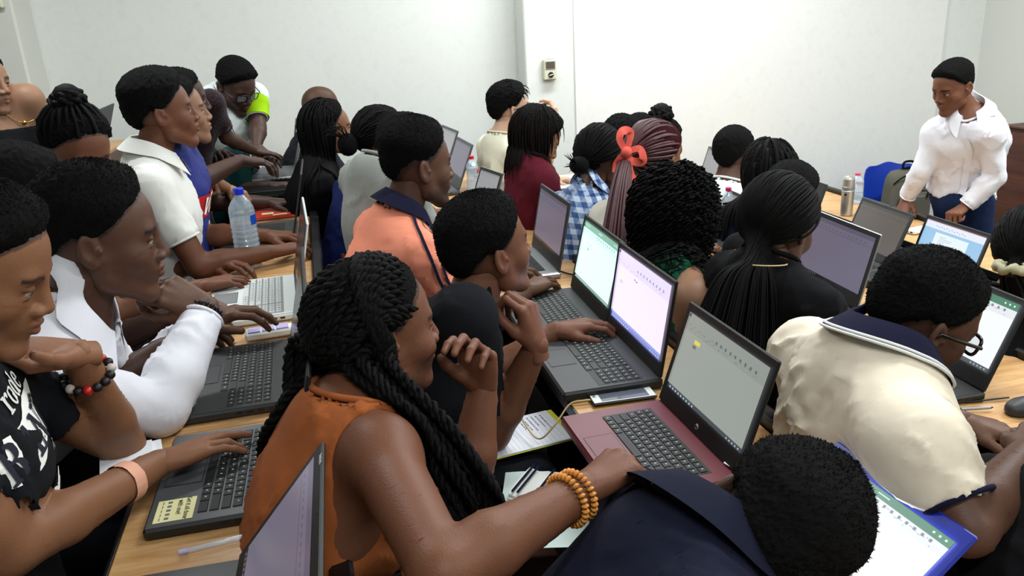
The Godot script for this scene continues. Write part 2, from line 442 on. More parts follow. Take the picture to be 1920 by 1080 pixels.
# a ring round a limb at share t of a->b
func ring_of(p: Dictionary, a: Vector3, b: Vector3, t: float, n: int, gap: float) -> PackedVector3Array:
	var c := a.lerp(b, t); var d := (b - a).normalized()
	var s := d.cross(Vector3.UP).normalized(); var w := d.cross(s)
	var out := PackedVector3Array()
	for k in n:
		var dir := s * cos(TAU * k / n) + w * sin(TAU * k / n)
		var r := 0.012
		while r < 0.07 and p.field.at(c + dir * r) < gap: r += 0.001
		out.append(c + dir * r)
	return out

func beads(p: Dictionary, a: Vector3, b: Vector3, t: float, n: int, r: float, ms: Array, called: String, squash := 1.0) -> void:
	var first := true
	var k := 0
	var rg := ring_of(p, a, b, t, n, r * 0.8)
	var d := (b - a).normalized()
	var s := d.cross(Vector3.UP).normalized()
	var hold := Mb.new()
	var loop := rg.duplicate(); loop.append(rg[0])
	hold.tube(loop, 0.0012, 5, false)
	part(p, called, hold, "cable_black")
	for q in rg:
		var mb := Mb.new()
		var tan := (rg[(k + 1) % n] - rg[k]).normalized()
		mb.ball(Transform3D(Basis(tan * squash, d, tan.cross(d)).scaled_local(Vector3.ONE * r), q), 10)
		p.out.append(["bead", mb, ms[k % ms.size()], called])
		k += 1

func tubes(p: Dictionary, rows: Array, r: float, sides: int, called: String, m: String, taper := 0.4, join := true, step := 0.0) -> void:
	var mb := Mb.new()
	for row in rows:
		var q: PackedVector3Array = row
		if step > 0.0: q = resample(q, step)
		if q.size() < 3: continue
		var rad := []
		for k in q.size(): rad.append(r * lerpf(1.0, taper, pow(float(k) / (q.size() - 1), 3.0)))
		if join: mb.tube(q, rad, sides, true)
		else:
			mb = Mb.new(); mb.tube(q, rad, sides, true); part(p, called, mb, m, "hair")
	if join: part(p, called, mb, m, "hair", true)

# a wound bun of rope in head space
func bun(p: Dictionary, c: Vector3, r: float, m: String, axis := Vector3(0, 1, 0), turns := 3.0, thick_ := 0.016, called := "bun") -> void:
	var mb := Mb.new()
	var z := axis.normalized(); var x := z.cross(Vector3(0.3, 0.1, 1)).normalized(); var y := z.cross(x)
	var row := PackedVector3Array()
	var n := int(turns * 14)
	for k in n + 1:
		var t := float(k) / n
		var a := t * turns * TAU
		var rr := r * (1.0 - 0.55 * t)
		row.append(p.ht * (c + (x * cos(a) + y * sin(a)) * rr + z * (t * r * 0.9 - r * 0.2)))
	rope(mb, row, thick_, 0.05, 7)
	mb.ball(p.ht * TS(c + z * r * 0.15, Vector3.ONE * r * 0.95), 14)
	part(p, called, mb, m, "hair")

# letters laid on a chest: origin o (near the surface), right and up axes, seen along -n
func chest_word(p: Dictionary, txt: String, size: float, m: String, o: Vector3, rt: Vector3, up: Vector3, serif := true, arc := 0.0, gap := 0.014, arms := false) -> void:
	var tm := TextMesh.new(); tm.text = txt; tm.font_size = 48; tm.pixel_size = size / 48.0; tm.depth = 0.0; tm.curve_step = 3.0
	var f := SystemFont.new(); f.font_names = PackedStringArray(["Droid Serif" if serif else "Droid Sans"]); f.font_weight = 700
	tm.font = f
	var a := tm.get_mesh_arrays()
	var v: PackedVector3Array = a[Mesh.ARRAY_VERTEX]
	var nn: PackedVector3Array = a[Mesh.ARRAY_NORMAL]
	var n := rt.cross(up).normalized()
	for k in v.size():
		var x := v[k].x
		var q := o + rt * x + up * (v[k].y - arc * x * x) + n * 0.10
		var h := outward(p, q - n * (0.24 if not arms else 0.14), n, gap, arms)
		v[k] = h - (p.base as Vector3)
		nn[k] = n
	var am := ArrayMesh.new()
	var b := []; b.resize(Mesh.ARRAY_MAX)
	b[Mesh.ARRAY_VERTEX] = v; b[Mesh.ARRAY_NORMAL] = nn; b[Mesh.ARRAY_INDEX] = a[Mesh.ARRAY_INDEX]
	am.add_surface_from_arrays(Mesh.PRIMITIVE_TRIANGLES, b)
	obj("shirt_print", am, mat(m), p.made["shirt"])

# from inside the body out to the surface
func outward(p: Dictionary, q: Vector3, n: Vector3, gap: float, arms := false) -> Vector3:
	var t := 0.0
	while t < 0.34:
		var f: float = p.field.at(q + n * t)
		if f >= gap or (not arms and t > 0.05 and p.field.grp(q + n * t) >= 4): break
		t += maxf((gap - f) * 0.6, 0.0012)
	return q + n * t

# a patch of print on the chest, its outline given in the plane
func chest_patch(p: Dictionary, m: String, o: Vector3, rt: Vector3, up: Vector3, w: float, h: float, fx: Callable, gap := 0.013) -> void:
	var n := rt.cross(up).normalized()
	var rows := []
	for a in 9:
		var row := PackedVector3Array()
		for k in 17:
			var uv: Vector2 = fx.call(k / 16.0 - 0.5, a / 8.0 - 0.5)
			row.append(outward(p, o + rt * uv.x * w + up * uv.y * h - n * 0.14, n, gap) - (p.base as Vector3))
		rows.append(row)
	var mb := Mb.new(); mb.sheet(rows)
	obj("shirt_print", mb, mat(m), p.made["shirt"])

func describe_people() -> void:
	var F2: float = TABLE[1] - 0.75; var F3: float = TABLE[2] - 0.75; var F4: float = TABLE[3] - 0.75
	var short := {"top": 0.018, "side": 0.007, "rough": 0.0025}
	# ---- left row, from the camera to the wall
	person({"label": "young man in a black tee with white BAND print, chin propped on his hand", "head": Vector3(-0.474, 1.235, -1.207), "neck": Vector3(-0.565, 1.085, -1.18), "yaw": 2.0, "pitch": 26.0, "body": -4.0, "skin": S3, "size": 0.93, "cell": 0.011,
		"shirt": {"mat": "tee_black", "sleeve": 0.52, "loose": 0.013, "cuff": false}, "hair": {"top": 0.022, "side": 0.012},
		"elL": Vector3(-0.425, 0.785, -1.511), "wrL": Vector3(-0.426, 1.029, -1.383), "handL": "prop", "fdL": Vector3(-0.55, 0.22, 0.42), "palmL": Vector3(-0.25, 0.75, 0.55),
		"elR": Vector3(-0.479, 0.860, -1.095), "wrR": Vector3(-0.335, 0.810, -1.371), "handR": "flat", "fdR": Vector3(0.82, -0.02, -0.52), "palmR": Vector3(0.1, -1, 0.1), "legs": "khaki",
		"extra": func(p, rs, hd):
			beads(p, p.j.elL, p.j.wrL, 0.80, 15, 0.0085, ["bead_black", "bead_black", "bead_clear", "bead_black", "bead_red", "bead_black"], "bracelet")
			var row := ring_of(p, p.j.elR, p.j.wrR, 0.72, 24, 0.003); row.append(row[0])
			var d: Vector3 = (p.j.wrR - p.j.elR).normalized() * 0.0125
			var b := Mb.new(); var r1 := PackedVector3Array(); var r2 := PackedVector3Array()
			for q in row: r1.append(q - d); r2.append(q + d)
			b.sheet([r1, r2]); part(p, "paper_wristband", b, "band_paper"),
		"after": func(p):
			var j: Dictionary = p.j
			var c: Vector3 = j.neck.lerp(j.pel, 0.19) + j.fw * 0.10 - j.R * 0.01
			var rt: Vector3 = -j.R; var up: Vector3 = j.up
			chest_patch(p, "white_print", c, rt, up, 0.24, 0.068, func(x, y): return Vector2(x, y + 0.35 * sin(x * 7.0) * (0.5 - absf(x)) + (0.9 * (absf(x) - 0.38) if absf(x) > 0.38 else 0.0)))
			chest_word(p, "BAND", 0.078, "navy_print", c - up * 0.002, rt, up, true, 0.0, 0.0155)
			chest_word(p, "rode", 0.05, "white_print", c + up * 0.062 + rt * 0.03, rt, up, true, 0.4)
			chest_word(p, "201", 0.032, "white_print", c - up * 0.062 + rt * 0.075, rt, up, false)
			chest_word(p, "D", 0.12, "white_print", c - up * 0.125 + rt * 0.03, rt, up, true)})
	person({"label": "man in a long-sleeved white shirt resting his chin on his fist, bracelet at the wrist", "head": Vector3(-0.439, 1.143, -1.723), "size": 1.08, "sw": 0.175, "yaw": -8.0, "pitch": 8.0, "body": -2.0, "skin": S1, "cell": 0.011,
		"shirt": {"mat": "white_shirt", "sleeve": 1.90, "loose": 0.013, "fold": 0.006}, "hair": {"top": 0.026, "side": 0.012, "hairline": 0.006, "rough": 0.002},
		"elR": Vector3(-0.374, 0.800, -1.619), "wrR": Vector3(-0.279, 0.939, -1.817), "handR": "chin", "fdR": Vector3(-0.8, 0.6, 0.1), "palmR": Vector3(-0.45, -0.6, -0.65),
		"wrL": Vector3(-0.340, 0.830, -2.042), "legs": "denim_dark",
		"extra": func(p, rs, hd):
			collar(p, "white_shirt", {"h": 0.028, "fall": 0.058, "open": 0.42, "point": 0.9})
			beads(p, p.j.elR, p.j.wrR, 0.97, 18, 0.0055, ["bead_black"], "bracelet")})
	person({"label": "dark-haired person at the left edge, only the head seen behind the white shirt", "size": 1.02, "head": Vector3(-0.697, 1.154, -2.106), "yaw": -18.0, "pitch": 14.0, "body": -4.0, "skin": S0, "shirt": {"mat": "black_top", "sleeve": 0.6}, "hair": {"top": 0.03, "side": 0.016}})
	person({"label": "young woman with braids pinned up looking down, small stud in her ear", "sex": "f", "size": 0.99, "head": Vector3(-0.661, 1.217, -2.557), "yaw": 50.0, "pitch": 24.0, "body": 0.0, "skin": S2, "shirt": {"mat": "black_top", "sleeve": 0.6}, "hair": {"top": 0.016, "side": 0.010, "hairline": 0.004, "rough": 0.004},
		"extra": func(p, rs, hd):
			tubes(p, gathered(p, hd, rs, 70, Vector3(0.0, 0.135, -0.05), [], {"lift": 0.017}), 0.0065, 5, "cornrow", "strand", 0.8)
			bun(p, Vector3(0.0, 0.135, -0.05), 0.045, "strand", Vector3(0, 0.9, -0.4), 2.5, 0.016)
			var b := Mb.new(); b.ball(TS(p.ht * Vector3(0.084, -0.032, -0.006), Vector3.ONE * 0.004), 8); part(p, "earring", b, "gold")})
	person({"label": "young man in a white polo shirt sitting upright in profile", "head": Vector3(-0.473, 1.277, -2.901), "yaw": -14.0, "pitch": -2.0, "body": -4.0, "skin": S2, "size": 0.98, "cell": 0.013,
		"shirt": {"mat": "white_polo", "sleeve": 0.66, "loose": 0.014, "fold": 0.006}, "hair": {"top": 0.034, "side": 0.016, "hairline": 0.0}, "reach": 0.34,
		"extra": func(p, rs, hd): collar(p, "white_polo", {"h": 0.034, "fall": 0.05, "open": 0.3, "point": 0.7})})
	person({"label": "young woman mostly hidden behind the white polo man, blue and red printed tee, hands clasped", "sex": "f", "head": Vector3(-0.454, 1.252, -3.105), "neck": Vector3(-0.506, 1.194, -3.121), "size": 0.95, "bust": 0.02, "yaw": -12.0, "pitch": -3.0, "body": -2.0, "skin": S4, "shirt": {"mat": "blue_print", "sleeve": 0.6}, "hair": {"top": 0.022, "side": 0.016, "hairline": 0.0},
		"wrR": Vector3(-0.489, 0.840, -3.653), "wrL": Vector3(-0.387, 0.860, -3.691), "handR": "fist", "handL": "prop", "fdR": Vector3(0.9, -0.05, -0.4), "fdL": Vector3(0.8, -0.3, 0.5), "legs": "khaki",
		"after": func(p):
			var j: Dictionary = p.j
			var c: Vector3 = j.neck.lerp(j.pel, 0.42) + j.fw * 0.1
			chest_patch(p, "red_print", c, -j.R, j.up, 0.26, 0.085, func(x, y): return Vector2(x, y))
			chest_word(p, "WIN", 0.09, "white_print", c, -j.R, j.up, false, 0.0, 0.017)
			chest_word(p, "45", 0.09, "white_print", c - j.up * 0.10, -j.R, j.up, false, 0.0, 0.015)})
	person({"label": "man in a slate tee leaning forward with one hand held over the silver laptop", "head": Vector3(-0.493, 1.265, -3.506), "size": 0.97, "yaw": -16.0, "pitch": 4.0, "body": -6.0, "skin": S0, "shirt": {"mat": "slate", "sleeve": 0.75}, "hair": {"top": 0.014, "side": 0.010},
		"elR": Vector3(-0.491, 0.965, -3.265), "wrR": Vector3(-0.295, 1.024, -3.426), "handR": "type", "fdR": Vector3(0.85, -0.2, -0.4)})
	person({"label": "person with a dark floral sleeve reaching to the far laptop, head hidden by another", "sex": "f", "head": Vector3(-0.514, 1.192, -3.932), "size": 0.9, "yaw": -14.0, "pitch": 6.0, "body": -4.0, "skin": S0, "shirt": {"mat": "floral", "sleeve": 0.72}, "hair": {"top": 0.006, "side": 0.006},
		"shR": Vector3(-0.416, 1.219, -3.815), "elR": Vector3(-0.383, 1.061, -3.903), "wrR": Vector3(-0.284, 0.960, -4.101), "handR": "flat", "fdR": Vector3(0.85, -0.25, -0.5)})
	person({"label": "man with glasses in a white shirt with one lime sleeve, bending over the laptop", "head": Vector3(-0.344, 1.253, -4.378), "yaw": 52.0, "pitch": 34.0, "roll": 4.0, "body": 62.0, "lean": 0.0, "skin": S0, "size": 1.03, "cell": 0.015, "seat": 0.62,
		"neck": Vector3(-0.392, 1.207, -4.471), "shR": Vector3(-0.484, 1.181, -4.410), "shL": Vector3(-0.274, 1.187, -4.479),
		"shirt": {"mat": "white_tee", "sleeve": 0.7}, "hair": {"top": 0.022, "side": 0.012}, "elL": Vector3(-0.268, 1.046, -4.365), "wrL": Vector3(-0.285, 0.962, -4.253), "handL": "flat", "fdL": Vector3(0.5, -0.5, 0.6), "wrR": Vector3(-0.478, 0.970, -4.135), "legs": "teal_shorts",
		"knR": Vector3(-0.491, 0.928, -4.077), "knL": Vector3(-0.386, 0.922, -4.138),
		"extra": func(p, rs, hd):
			glasses(p)
			var f: Field = p.field
			var m: Array = wrinkle_sleeve(p, "L")
			var b := Mb.new(); b.add(m, Transform3D.IDENTITY); part(p, "sleeve", b, "lime", "shirt")
			var j: Dictionary = p.j
			var pts := []
			for k in 9:
				var a := lerpf(-1.0, 1.0, k / 8.0)
				var q: Vector3 = j.neck + j.R * (0.075 * signf(a) * pow(absf(a), 0.5)) + j.fw * 0.10 - j.up * (0.0 + 0.20 * (1.0 - absf(a)))
				pts.append(out_of(p, q, 0.017))
			var cb := Mb.new(); cb.tube(smooth(pts, 4), 0.002, 5); part(p, "necklace", cb, "bead_black")
			var c: Vector3 = pts[4] + j.fw * 0.006
			cb = Mb.new(); var bs := Basis(j.R, j.up, j.R.cross(j.up)); cb.box(Transform3D(bs, c - j.up * 0.03), Vector3(0.008, 0.06, 0.005), 0.001); cb.box(Transform3D(bs, c - j.up * 0.022), Vector3(0.036, 0.008, 0.005), 0.001); part(p, "cross_pendant", cb, "bead_black", "necklace"),
		"after": func(p):
			var j: Dictionary = p.j
			var c: Vector3 = j.neck.lerp(j.pel, 0.26) + j.fw * 0.1 - j.R * 0.075
			chest_patch(p, "green_print", c + j.up * 0.03, -j.R, j.up, 0.09, 0.06, func(x, y): return Vector2(x * (1.2 + y), y))
			chest_word(p, "AVA", 0.04, "navy_print", c - j.up * 0.025, -j.R, j.up, false)})
	person({"label": "woman in a black off-shoulder top with a gold necklace at the far left edge", "sex": "f", "head": Vector3(-1.254, 1.367, -3.742), "yaw": 30.0, "pitch": 2.0, "body": 40.0, "floor": 0.2, "skin": S4, "shirt": {"mat": "black_top", "sleeve": 0.8, "off": true}, "hair": {"top": 0.012, "side": 0.008},
		"shL": Vector3(-1.122, 1.292, -3.780), "neck": Vector3(-1.227, 1.293, -3.800), "wide": 1.08,
		"extra": func(p, rs, hd):
			var j: Dictionary = p.j
			var pts := []
			for k in 9:
				var a := lerpf(-1.0, 1.0, k / 8.0)
				pts.append(out_of(p, j.neck + j.R * (0.07 * a) + j.fw * 0.10 - j.up * (0.015 + 0.07 * (1.0 - a * a)), 0.003))
			var b := Mb.new(); b.tube(smooth(pts, 4), 0.0016, 5); b.ball(TS(pts[4], Vector3.ONE * 0.009), 8); part(p, "necklace", b, "gold")})
	# ---- second row
	person({"label": "bald man at the far end of the second row", "head": Vector3(0.063, 1.083, -4.678), "yaw": -18.0, "pitch": 0.0, "floor": F2, "skin": S1 * 0.9, "size": 1.0, "shirt": {"mat": "slate", "sleeve": 0.7}, "hair": {"cap": false, "fuzz": 0.15}})
	person({"label": "woman with long black hair and a pink 2 on her black sleeve", "sex": "f", "head": Vector3(0.072, 1.080, -3.672), "yaw": -6.0, "pitch": -4.0, "floor": F2, "skin": S3, "shirt": {"mat": "black_top", "sleeve": 0.7}, "hair": {"top": 0.022, "side": 0.016, "hairline": 0.004, "rough": 0.003}, "size": 0.98,
		"extra": func(p, rs, hd):
			tubes(p, fall(p, hd, rs, 330, 0.50, {"lift": 0.022, "stiff": 0.45, "sag": 0.6, "comb": Vector3(-0.9, -0.5, 0.15), "part": 0.8, "only": func(q): return q.z < 0.02}), 0.0042, 4, "strand", "strand")
			var j: Dictionary = p.j
			strip(p, [j.neck - j.R * 0.02 + j.fw * 0.08 + j.up * 0.03, j.neck + j.R * 0.05 + j.fw * 0.12 - j.up * 0.10, j.neck + j.R * 0.05 + j.fw * 0.13 - j.up * 0.24], 0.05, "pink_scarf", 0.02, "scarf"),
		"after": func(p):
			var j: Dictionary = p.j
			chest_word(p, "2", 0.15, "pink_print", j.shR.lerp(j.elR, 0.30) + j.F * 0.02, j.F, j.up, false, 0.0, 0.019, true)})
	person({"label": "woman in a blue top with her black hair in a loose bun, face hidden", "sex": "f", "head": Vector3(0.262, 1.081, -3.259), "yaw": -24.0, "pitch": 4.0, "floor": F2, "skin": S2, "shirt": {"mat": "tee_navy_blue", "sleeve": 0.7}, "hair": {"top": 0.014, "side": 0.010, "rough": 0.002},
		"extra": func(p, rs, hd):
			tubes(p, gathered(p, hd, rs, 90, Vector3(0.0, 0.0, -0.115), [], {"lift": 0.014}), 0.004, 4, "strand", "strand", 0.9)
			var b := Mb.new(); b.ball(p.ht * TS(Vector3(0.0, -0.01, -0.15), Vector3(0.045, 0.045, 0.04)), 14); part(p, "bun", b, "hair", "hair")
			var w := []
			for k in 14:
				var c := Vector3(rs.randf_range(-0.02, 0.02), 0.01, -0.15)
				var d := Vector3(rs.randf_range(-0.6, 0.6), rs.randf_range(0.2, 1.0), rs.randf_range(-1.0, -0.3)).normalized()
				w.append(smooth([p.ht * c, p.ht * (c + d * 0.06), p.ht * (c + d * 0.075 + Vector3(0, -0.01, -0.03)), p.ht * (c + d * 0.06 + Vector3(0, -0.05, -0.04))], 4))
			tubes(p, w, 0.002, 4, "loose_hair", "strand", 0.3)})
	person({"label": "man in a grey tee bent forward, his head hidden behind the orange polo man", "head": Vector3(0.296, 1.097, -2.730), "yaw": -20.0, "pitch": 16.0, "floor": F2, "skin": S1, "shirt": {"mat": "tee_grey", "sleeve": 0.6, "fold": 0.006}, "hair": short, "neck": Vector3(0.187, 1.059, -2.672), "wide": 1.03})
	person({"label": "man with a high fade in an orange polo with navy collar and shoulder stripes", "head": Vector3(0.285, 1.117, -2.367), "yaw": -17.0, "pitch": 4.0, "body": -14.0, "floor": F2, "skin": S1, "size": 1.02, "cell": 0.012,
		"shirt": {"mat": "polo_orange", "band": "navy_collar", "sleeve": 0.7, "loose": 0.013}, "hair": {"top": 0.026, "side": 0.003, "soft": 0.04, "fuzz": 0.75, "hairline": -0.004, "stubble": 0.55}, "nr": 0.054,
		"extra": func(p, rs, hd):
			collar(p, "navy_collar", {"h": 0.032, "fall": 0.046, "open": 0.3})
			var j: Dictionary = p.j
			for k in 2:
				var e := 0.028 * k
				strip(p, [j.neck + j.R * 0.085 + j.up * 0.03 + j.fw * (0.0 + e), j.neck.lerp(j.shR, 0.66) + j.up * 0.07 + j.fw * (-0.01 + e), j.shR + j.R * 0.05 + j.up * 0.03 + j.fw * (-0.012 + e), j.shR.lerp(j.elR, 0.35) + j.R * 0.07 - j.fw * (0.012 - e), j.shR.lerp(j.elR, 0.66) + j.R * 0.07 - j.fw * (0.016 - e)], 0.009, "navy_collar", 0.0185)})
	person({"label": "man in a black tee with his hand at his chin, looking up to the front", "head": Vector3(0.354, 1.016, -1.752), "yaw": -20.0, "pitch": -6.0, "body": -20.0, "floor": F2, "skin": S2, "size": 1.0, "cell": 0.011, "lean": 0.35,
		"shirt": {"mat": "tee_black", "sleeve": 0.72, "loose": 0.012, "cuff": false}, "hair": {"top": 0.022, "side": 0.011, "hairline": -0.004},
		"shR": Vector3(0.257, 0.925, -1.568), "elR": Vector3(0.323, 0.600, -1.653), "wrR": Vector3(0.416, 0.841, -1.573), "handR": "chin", "fdR": Vector3(-0.15, 0.95, -0.15), "palmR": Vector3(-0.75, 0.1, -0.65), "legs": "denim_dark"})
	person({"label": "smiling girl with long black twisted braids in a sleeveless orange dress, beads on her wrist", "sex": "f", "face": "smile", "head": Vector3(0.063, 1.027, -1.305), "yaw": -18.0, "pitch": 2.0, "body": -16.0, "floor": F2, "skin": S2, "size": 1.0, "cell": 0.010, "arm": 1.12,
		"shirt": {"mat": "dress_orange", "sleeve": -1.0, "loose": 0.009, "drop": 0.040, "vee": 0.25}, "legs": "denim_dark",
		"hair": {"top": 0.010, "side": 0.006, "hairline": 0.002, "rough": 0.002, "fuzzy": false},
		"neck": Vector3(-0.004, 0.914, -1.212), "shR": Vector3(0.039, 0.915, -1.076), "elR": Vector3(0.085, 0.901, -0.805), "wrR": Vector3(0.302, 0.901, -0.919), "handR": "bend", "fdR": Vector3(0.88, 0.16, -0.45), "palmR": Vector3(0.05, -1, 0.15),
		"elL": Vector3(0.198, 0.725, -1.274), "wrL": Vector3(0.242, 0.887, -1.311), "handL": "prop", "fdL": Vector3(-0.12, 0.9, 0.12), "palmL": Vector3(-0.5, -0.15, 0.85),
		"extra": func(p, rs, hd):
			braids(p, hd, rs)
			beads(p, p.j.elR, p.j.wrR, 0.86, 30, 0.0056, ["bead_wood"], "bracelet", 0.55)
			beads(p, p.j.elR, p.j.wrR, 0.94, 28, 0.0056, ["bead_wood"], "bracelet_upper", 0.55)
			var j: Dictionary = p.j
			var pts := []
			for k in 11:
				var a := lerpf(-1.0, 1.0, k / 10.0)
				pts.append(out_of(p, j.neck + j.R * (0.065 * a) + j.fw * (0.02 + 0.06 * (1.0 - a * a)) + j.up * (0.03 - 0.05 * (1.0 - a * a)), 0.003))
			var b := Mb.new(); b.tube(smooth(pts, 4), 0.0014, 5); part(p, "necklace", b, "gold")})
	person({"label": "man in a navy polo at the bottom, head bent and turned away, short black hair", "head": Vector3(0.515, 0.859, -0.808), "yaw": -62.0, "pitch": 18.0, "roll": 46.0, "body": -12.0, "floor": F2, "skin": S0 * 1.2, "size": 1.04, "cell": 0.010, "nr": 0.060,
		"neck": Vector3(0.383, 0.853, -0.806), "shL": Vector3(0.407, 0.791, -0.963), "shR": Vector3(0.344, 0.863, -0.630), "pel": Vector3(0.10, 0.46, -0.62), "sw": 0.19,
		"shirt": {"mat": "tee_navy", "sleeve": 0.7, "loose": 0.012, "fold": 0.006}, "hair": {"top": 0.022, "side": 0.014, "back": 0.010, "soft": 0.03, "rough": 0.0022},
		"wrL": Vector3(0.55, 0.70, -1.03), "wrR": Vector3(0.60, 0.70, -0.66),
		"extra": func(p, rs, hd): collar(p, "tee_navy", {"h": 0.040, "fall": 0.062, "open": 0.3, "point": 0.6})})
	# ---- third row
	person({"label": "man with glasses and black hair in a cream shirt close to the wall", "head": Vector3(1.021, 1.055, -4.202), "yaw": -12.0, "pitch": -3.0, "floor": F3, "skin": S5, "shirt": {"mat": "cream_shirt", "sleeve": 0.8}, "hair": {"top": 0.028, "side": 0.018, "hairline": -0.006, "rough": 0.004},
		"elR": Vector3(1.112, 0.740, -3.972), "wrR": Vector3(1.208, 0.967, -4.014), "handR": "prop", "fdR": Vector3(0.1, 0.9, -0.2), "palmR": Vector3(-0.8, 0.1, -0.5),
		"extra": func(p, rs, hd):
			glasses(p, "eyeglass", 0.002)
			tubes(p, fall(p, hd, rs, 120, 0.06, {"lift": 0.024, "stiff": 0.75, "comb": Vector3(0.8, 0.0, -0.2), "wild": 0.06, "hairline": 0.01, "only": func(q): return q.y > 0.07}), 0.003, 4, "strand", "strand", 0.2)})
	person({"label": "woman with a shoulder-length bob in a maroon top looking down", "sex": "f", "head": Vector3(0.917, 1.015, -3.338), "yaw": -2.0, "pitch": 30.0, "floor": F3, "skin": S3, "shirt": {"mat": "maroon", "sleeve": 0.85}, "hair": {"top": 0.022, "side": 0.018, "hairline": -0.004}, "size": 1.02,
		"neck": Vector3(0.878, 0.921, -3.333),
		"extra": func(p, rs, hd): tubes(p, fall(p, hd, rs, 420, 0.20, {"lift": 0.019, "stiff": 0.45, "wild": 0.05, "vary": 0.75, "sag": 0.6, "comb": Vector3(-0.8, -0.6, 0.1), "part": 0.9, "only": func(q): return q.z < -0.005}), 0.0034, 4, "strand", "strand_brown", 0.25)})
	person({"label": "woman in a blue and white checked shirt with her hair tied low, facing away", "sex": "f", "head": Vector3(1.053, 0.985, -2.918), "yaw": -44.0, "pitch": 14.0, "body": -20.0, "floor": F3, "skin": S1, "shirt": {"mat": "plaid", "sleeve": 1.5, "loose": 0.013}, "hair": {"top": 0.014, "side": 0.012, "rough": 0.0012},
		"extra": func(p, rs, hd):
			collar(p, "plaid", {"h": 0.03, "fall": 0.045})
			tubes(p, gathered(p, hd, rs, 110, Vector3(0.0, -0.025, -0.105), [], {"lift": 0.014}), 0.004, 4, "strand", "strand", 0.9)
			var b := Mb.new(); b.ball(p.ht * TS(Vector3(0.01, -0.035, -0.145), Vector3(0.036, 0.034, 0.045)), 14); part(p, "bun", b, "hair", "hair")
			var w := []
			for k in 12:
				var c := Vector3(0.01, -0.035, -0.17); var d := Vector3(rs.randf_range(-0.5, 0.5), rs.randf_range(-0.5, 0.9), -1).normalized()
				w.append(smooth([p.ht * c, p.ht * (c + d * 0.03), p.ht * (c + d * 0.07)], 4))
			tubes(p, w, 0.0018, 4, "loose_hair", "strand", 0.3)})
	person({"label": "woman with burgundy box braids tied with a coral ribbon", "sex": "f", "head": Vector3(1.148, 1.020, -2.614), "yaw": -34.0, "pitch": 4.0, "body": -22.0, "floor": F3, "skin": S3, "shirt": {"mat": "cream_vest", "sleeve": 0.7}, "hair": {"top": 0.014, "side": 0.010, "mat": "hair_burgundy", "hairline": 0.004, "rough": 0.002}, "size": 1.04,
		"extra": func(p, rs, hd):
			var gate := Vector3(0.02, 0.015, -0.12)
			var g: Array = [p.ht * (gate + Vector3(0, 0, -0.02)), Vector3(0.977, 1.002, -2.483), Vector3(0.930, 0.897, -2.410), Vector3(0.894, 0.791, -2.349), Vector3(0.870, 0.682, -2.299)]
			var rows := gathered(p, hd, rs, 80, gate, g, {"lift": 0.016, "r0": 0.018, "r1": 0.062, "fy": 0.8})
			var nice := []
			for r in rows: nice.append(relax(r, 3))
			tubes(p, nice, 0.0058, 6, "braid", "strand_burgundy", 0.5, false)
			tubes(p, [nice[3], nice[20], nice[37]].map(func(r): return offset_row(r, 0.004)), 0.003, 4, "pale_thread", "strand_pale", 0.5)
			ribbon(p, p.ht * (gate + Vector3(-0.005, 0.02, -0.03)))})
	person({"label": "woman with a big mass of curly black hair and a bare shoulder", "sex": "f", "head": Vector3(1.030, 0.930, -2.198), "yaw": -28.0, "pitch": 4.0, "body": -20.0, "floor": F3, "skin": S4, "arm": 1.25, "shirt": {"mat": "green_top", "sleeve": -1.0}, "hair": {"top": 0.026, "side": 0.035, "back": 0.04, "rough": 0.006, "freq": 60.0},
		"shR": Vector3(0.969, 0.754, -1.936), "neck": Vector3(0.976, 0.783, -2.085),
		"extra": func(p, rs, hd):
			var core := Mb.new()
			var c0: Vector3 = p.ht * Vector3(0, -0.03, -0.03)
			core.ball(TS(c0, Vector3(0.110, 0.155, 0.112)), 20); core.ball(TS(c0 + Vector3(-0.03, -0.14, 0.02), Vector3(0.11, 0.13, 0.115)), 20); core.ball(TS(c0 + Vector3(-0.05, -0.24, 0.05), Vector3(0.09, 0.13, 0.09)), 20)
			part(p, "hair_mass", core, "hair", "hair")
			var rows := fall(p, hd, rs, 760, 0.52, {"lift": 0.036, "stiff": 0.45, "sag": 0.6, "wild": 0.06, "vary": 0.5, "comb": Vector3(-0.2, -1, 0.1), "part": 1.4, "only": func(q): return q.z < 0.05})
			var out := []
			for r in rows:
				var q := resample(r, 0.0065)
				for k in q.size():
					var a := k * 1.15 + out.size() * 0.7; q[k] += Vector3(cos(a), sin(a) * 0.6, sin(a + 0.8)) * 0.0085
				out.append(q)
			tubes(p, out, 0.003, 4, "curl", "strand", 0.4)})
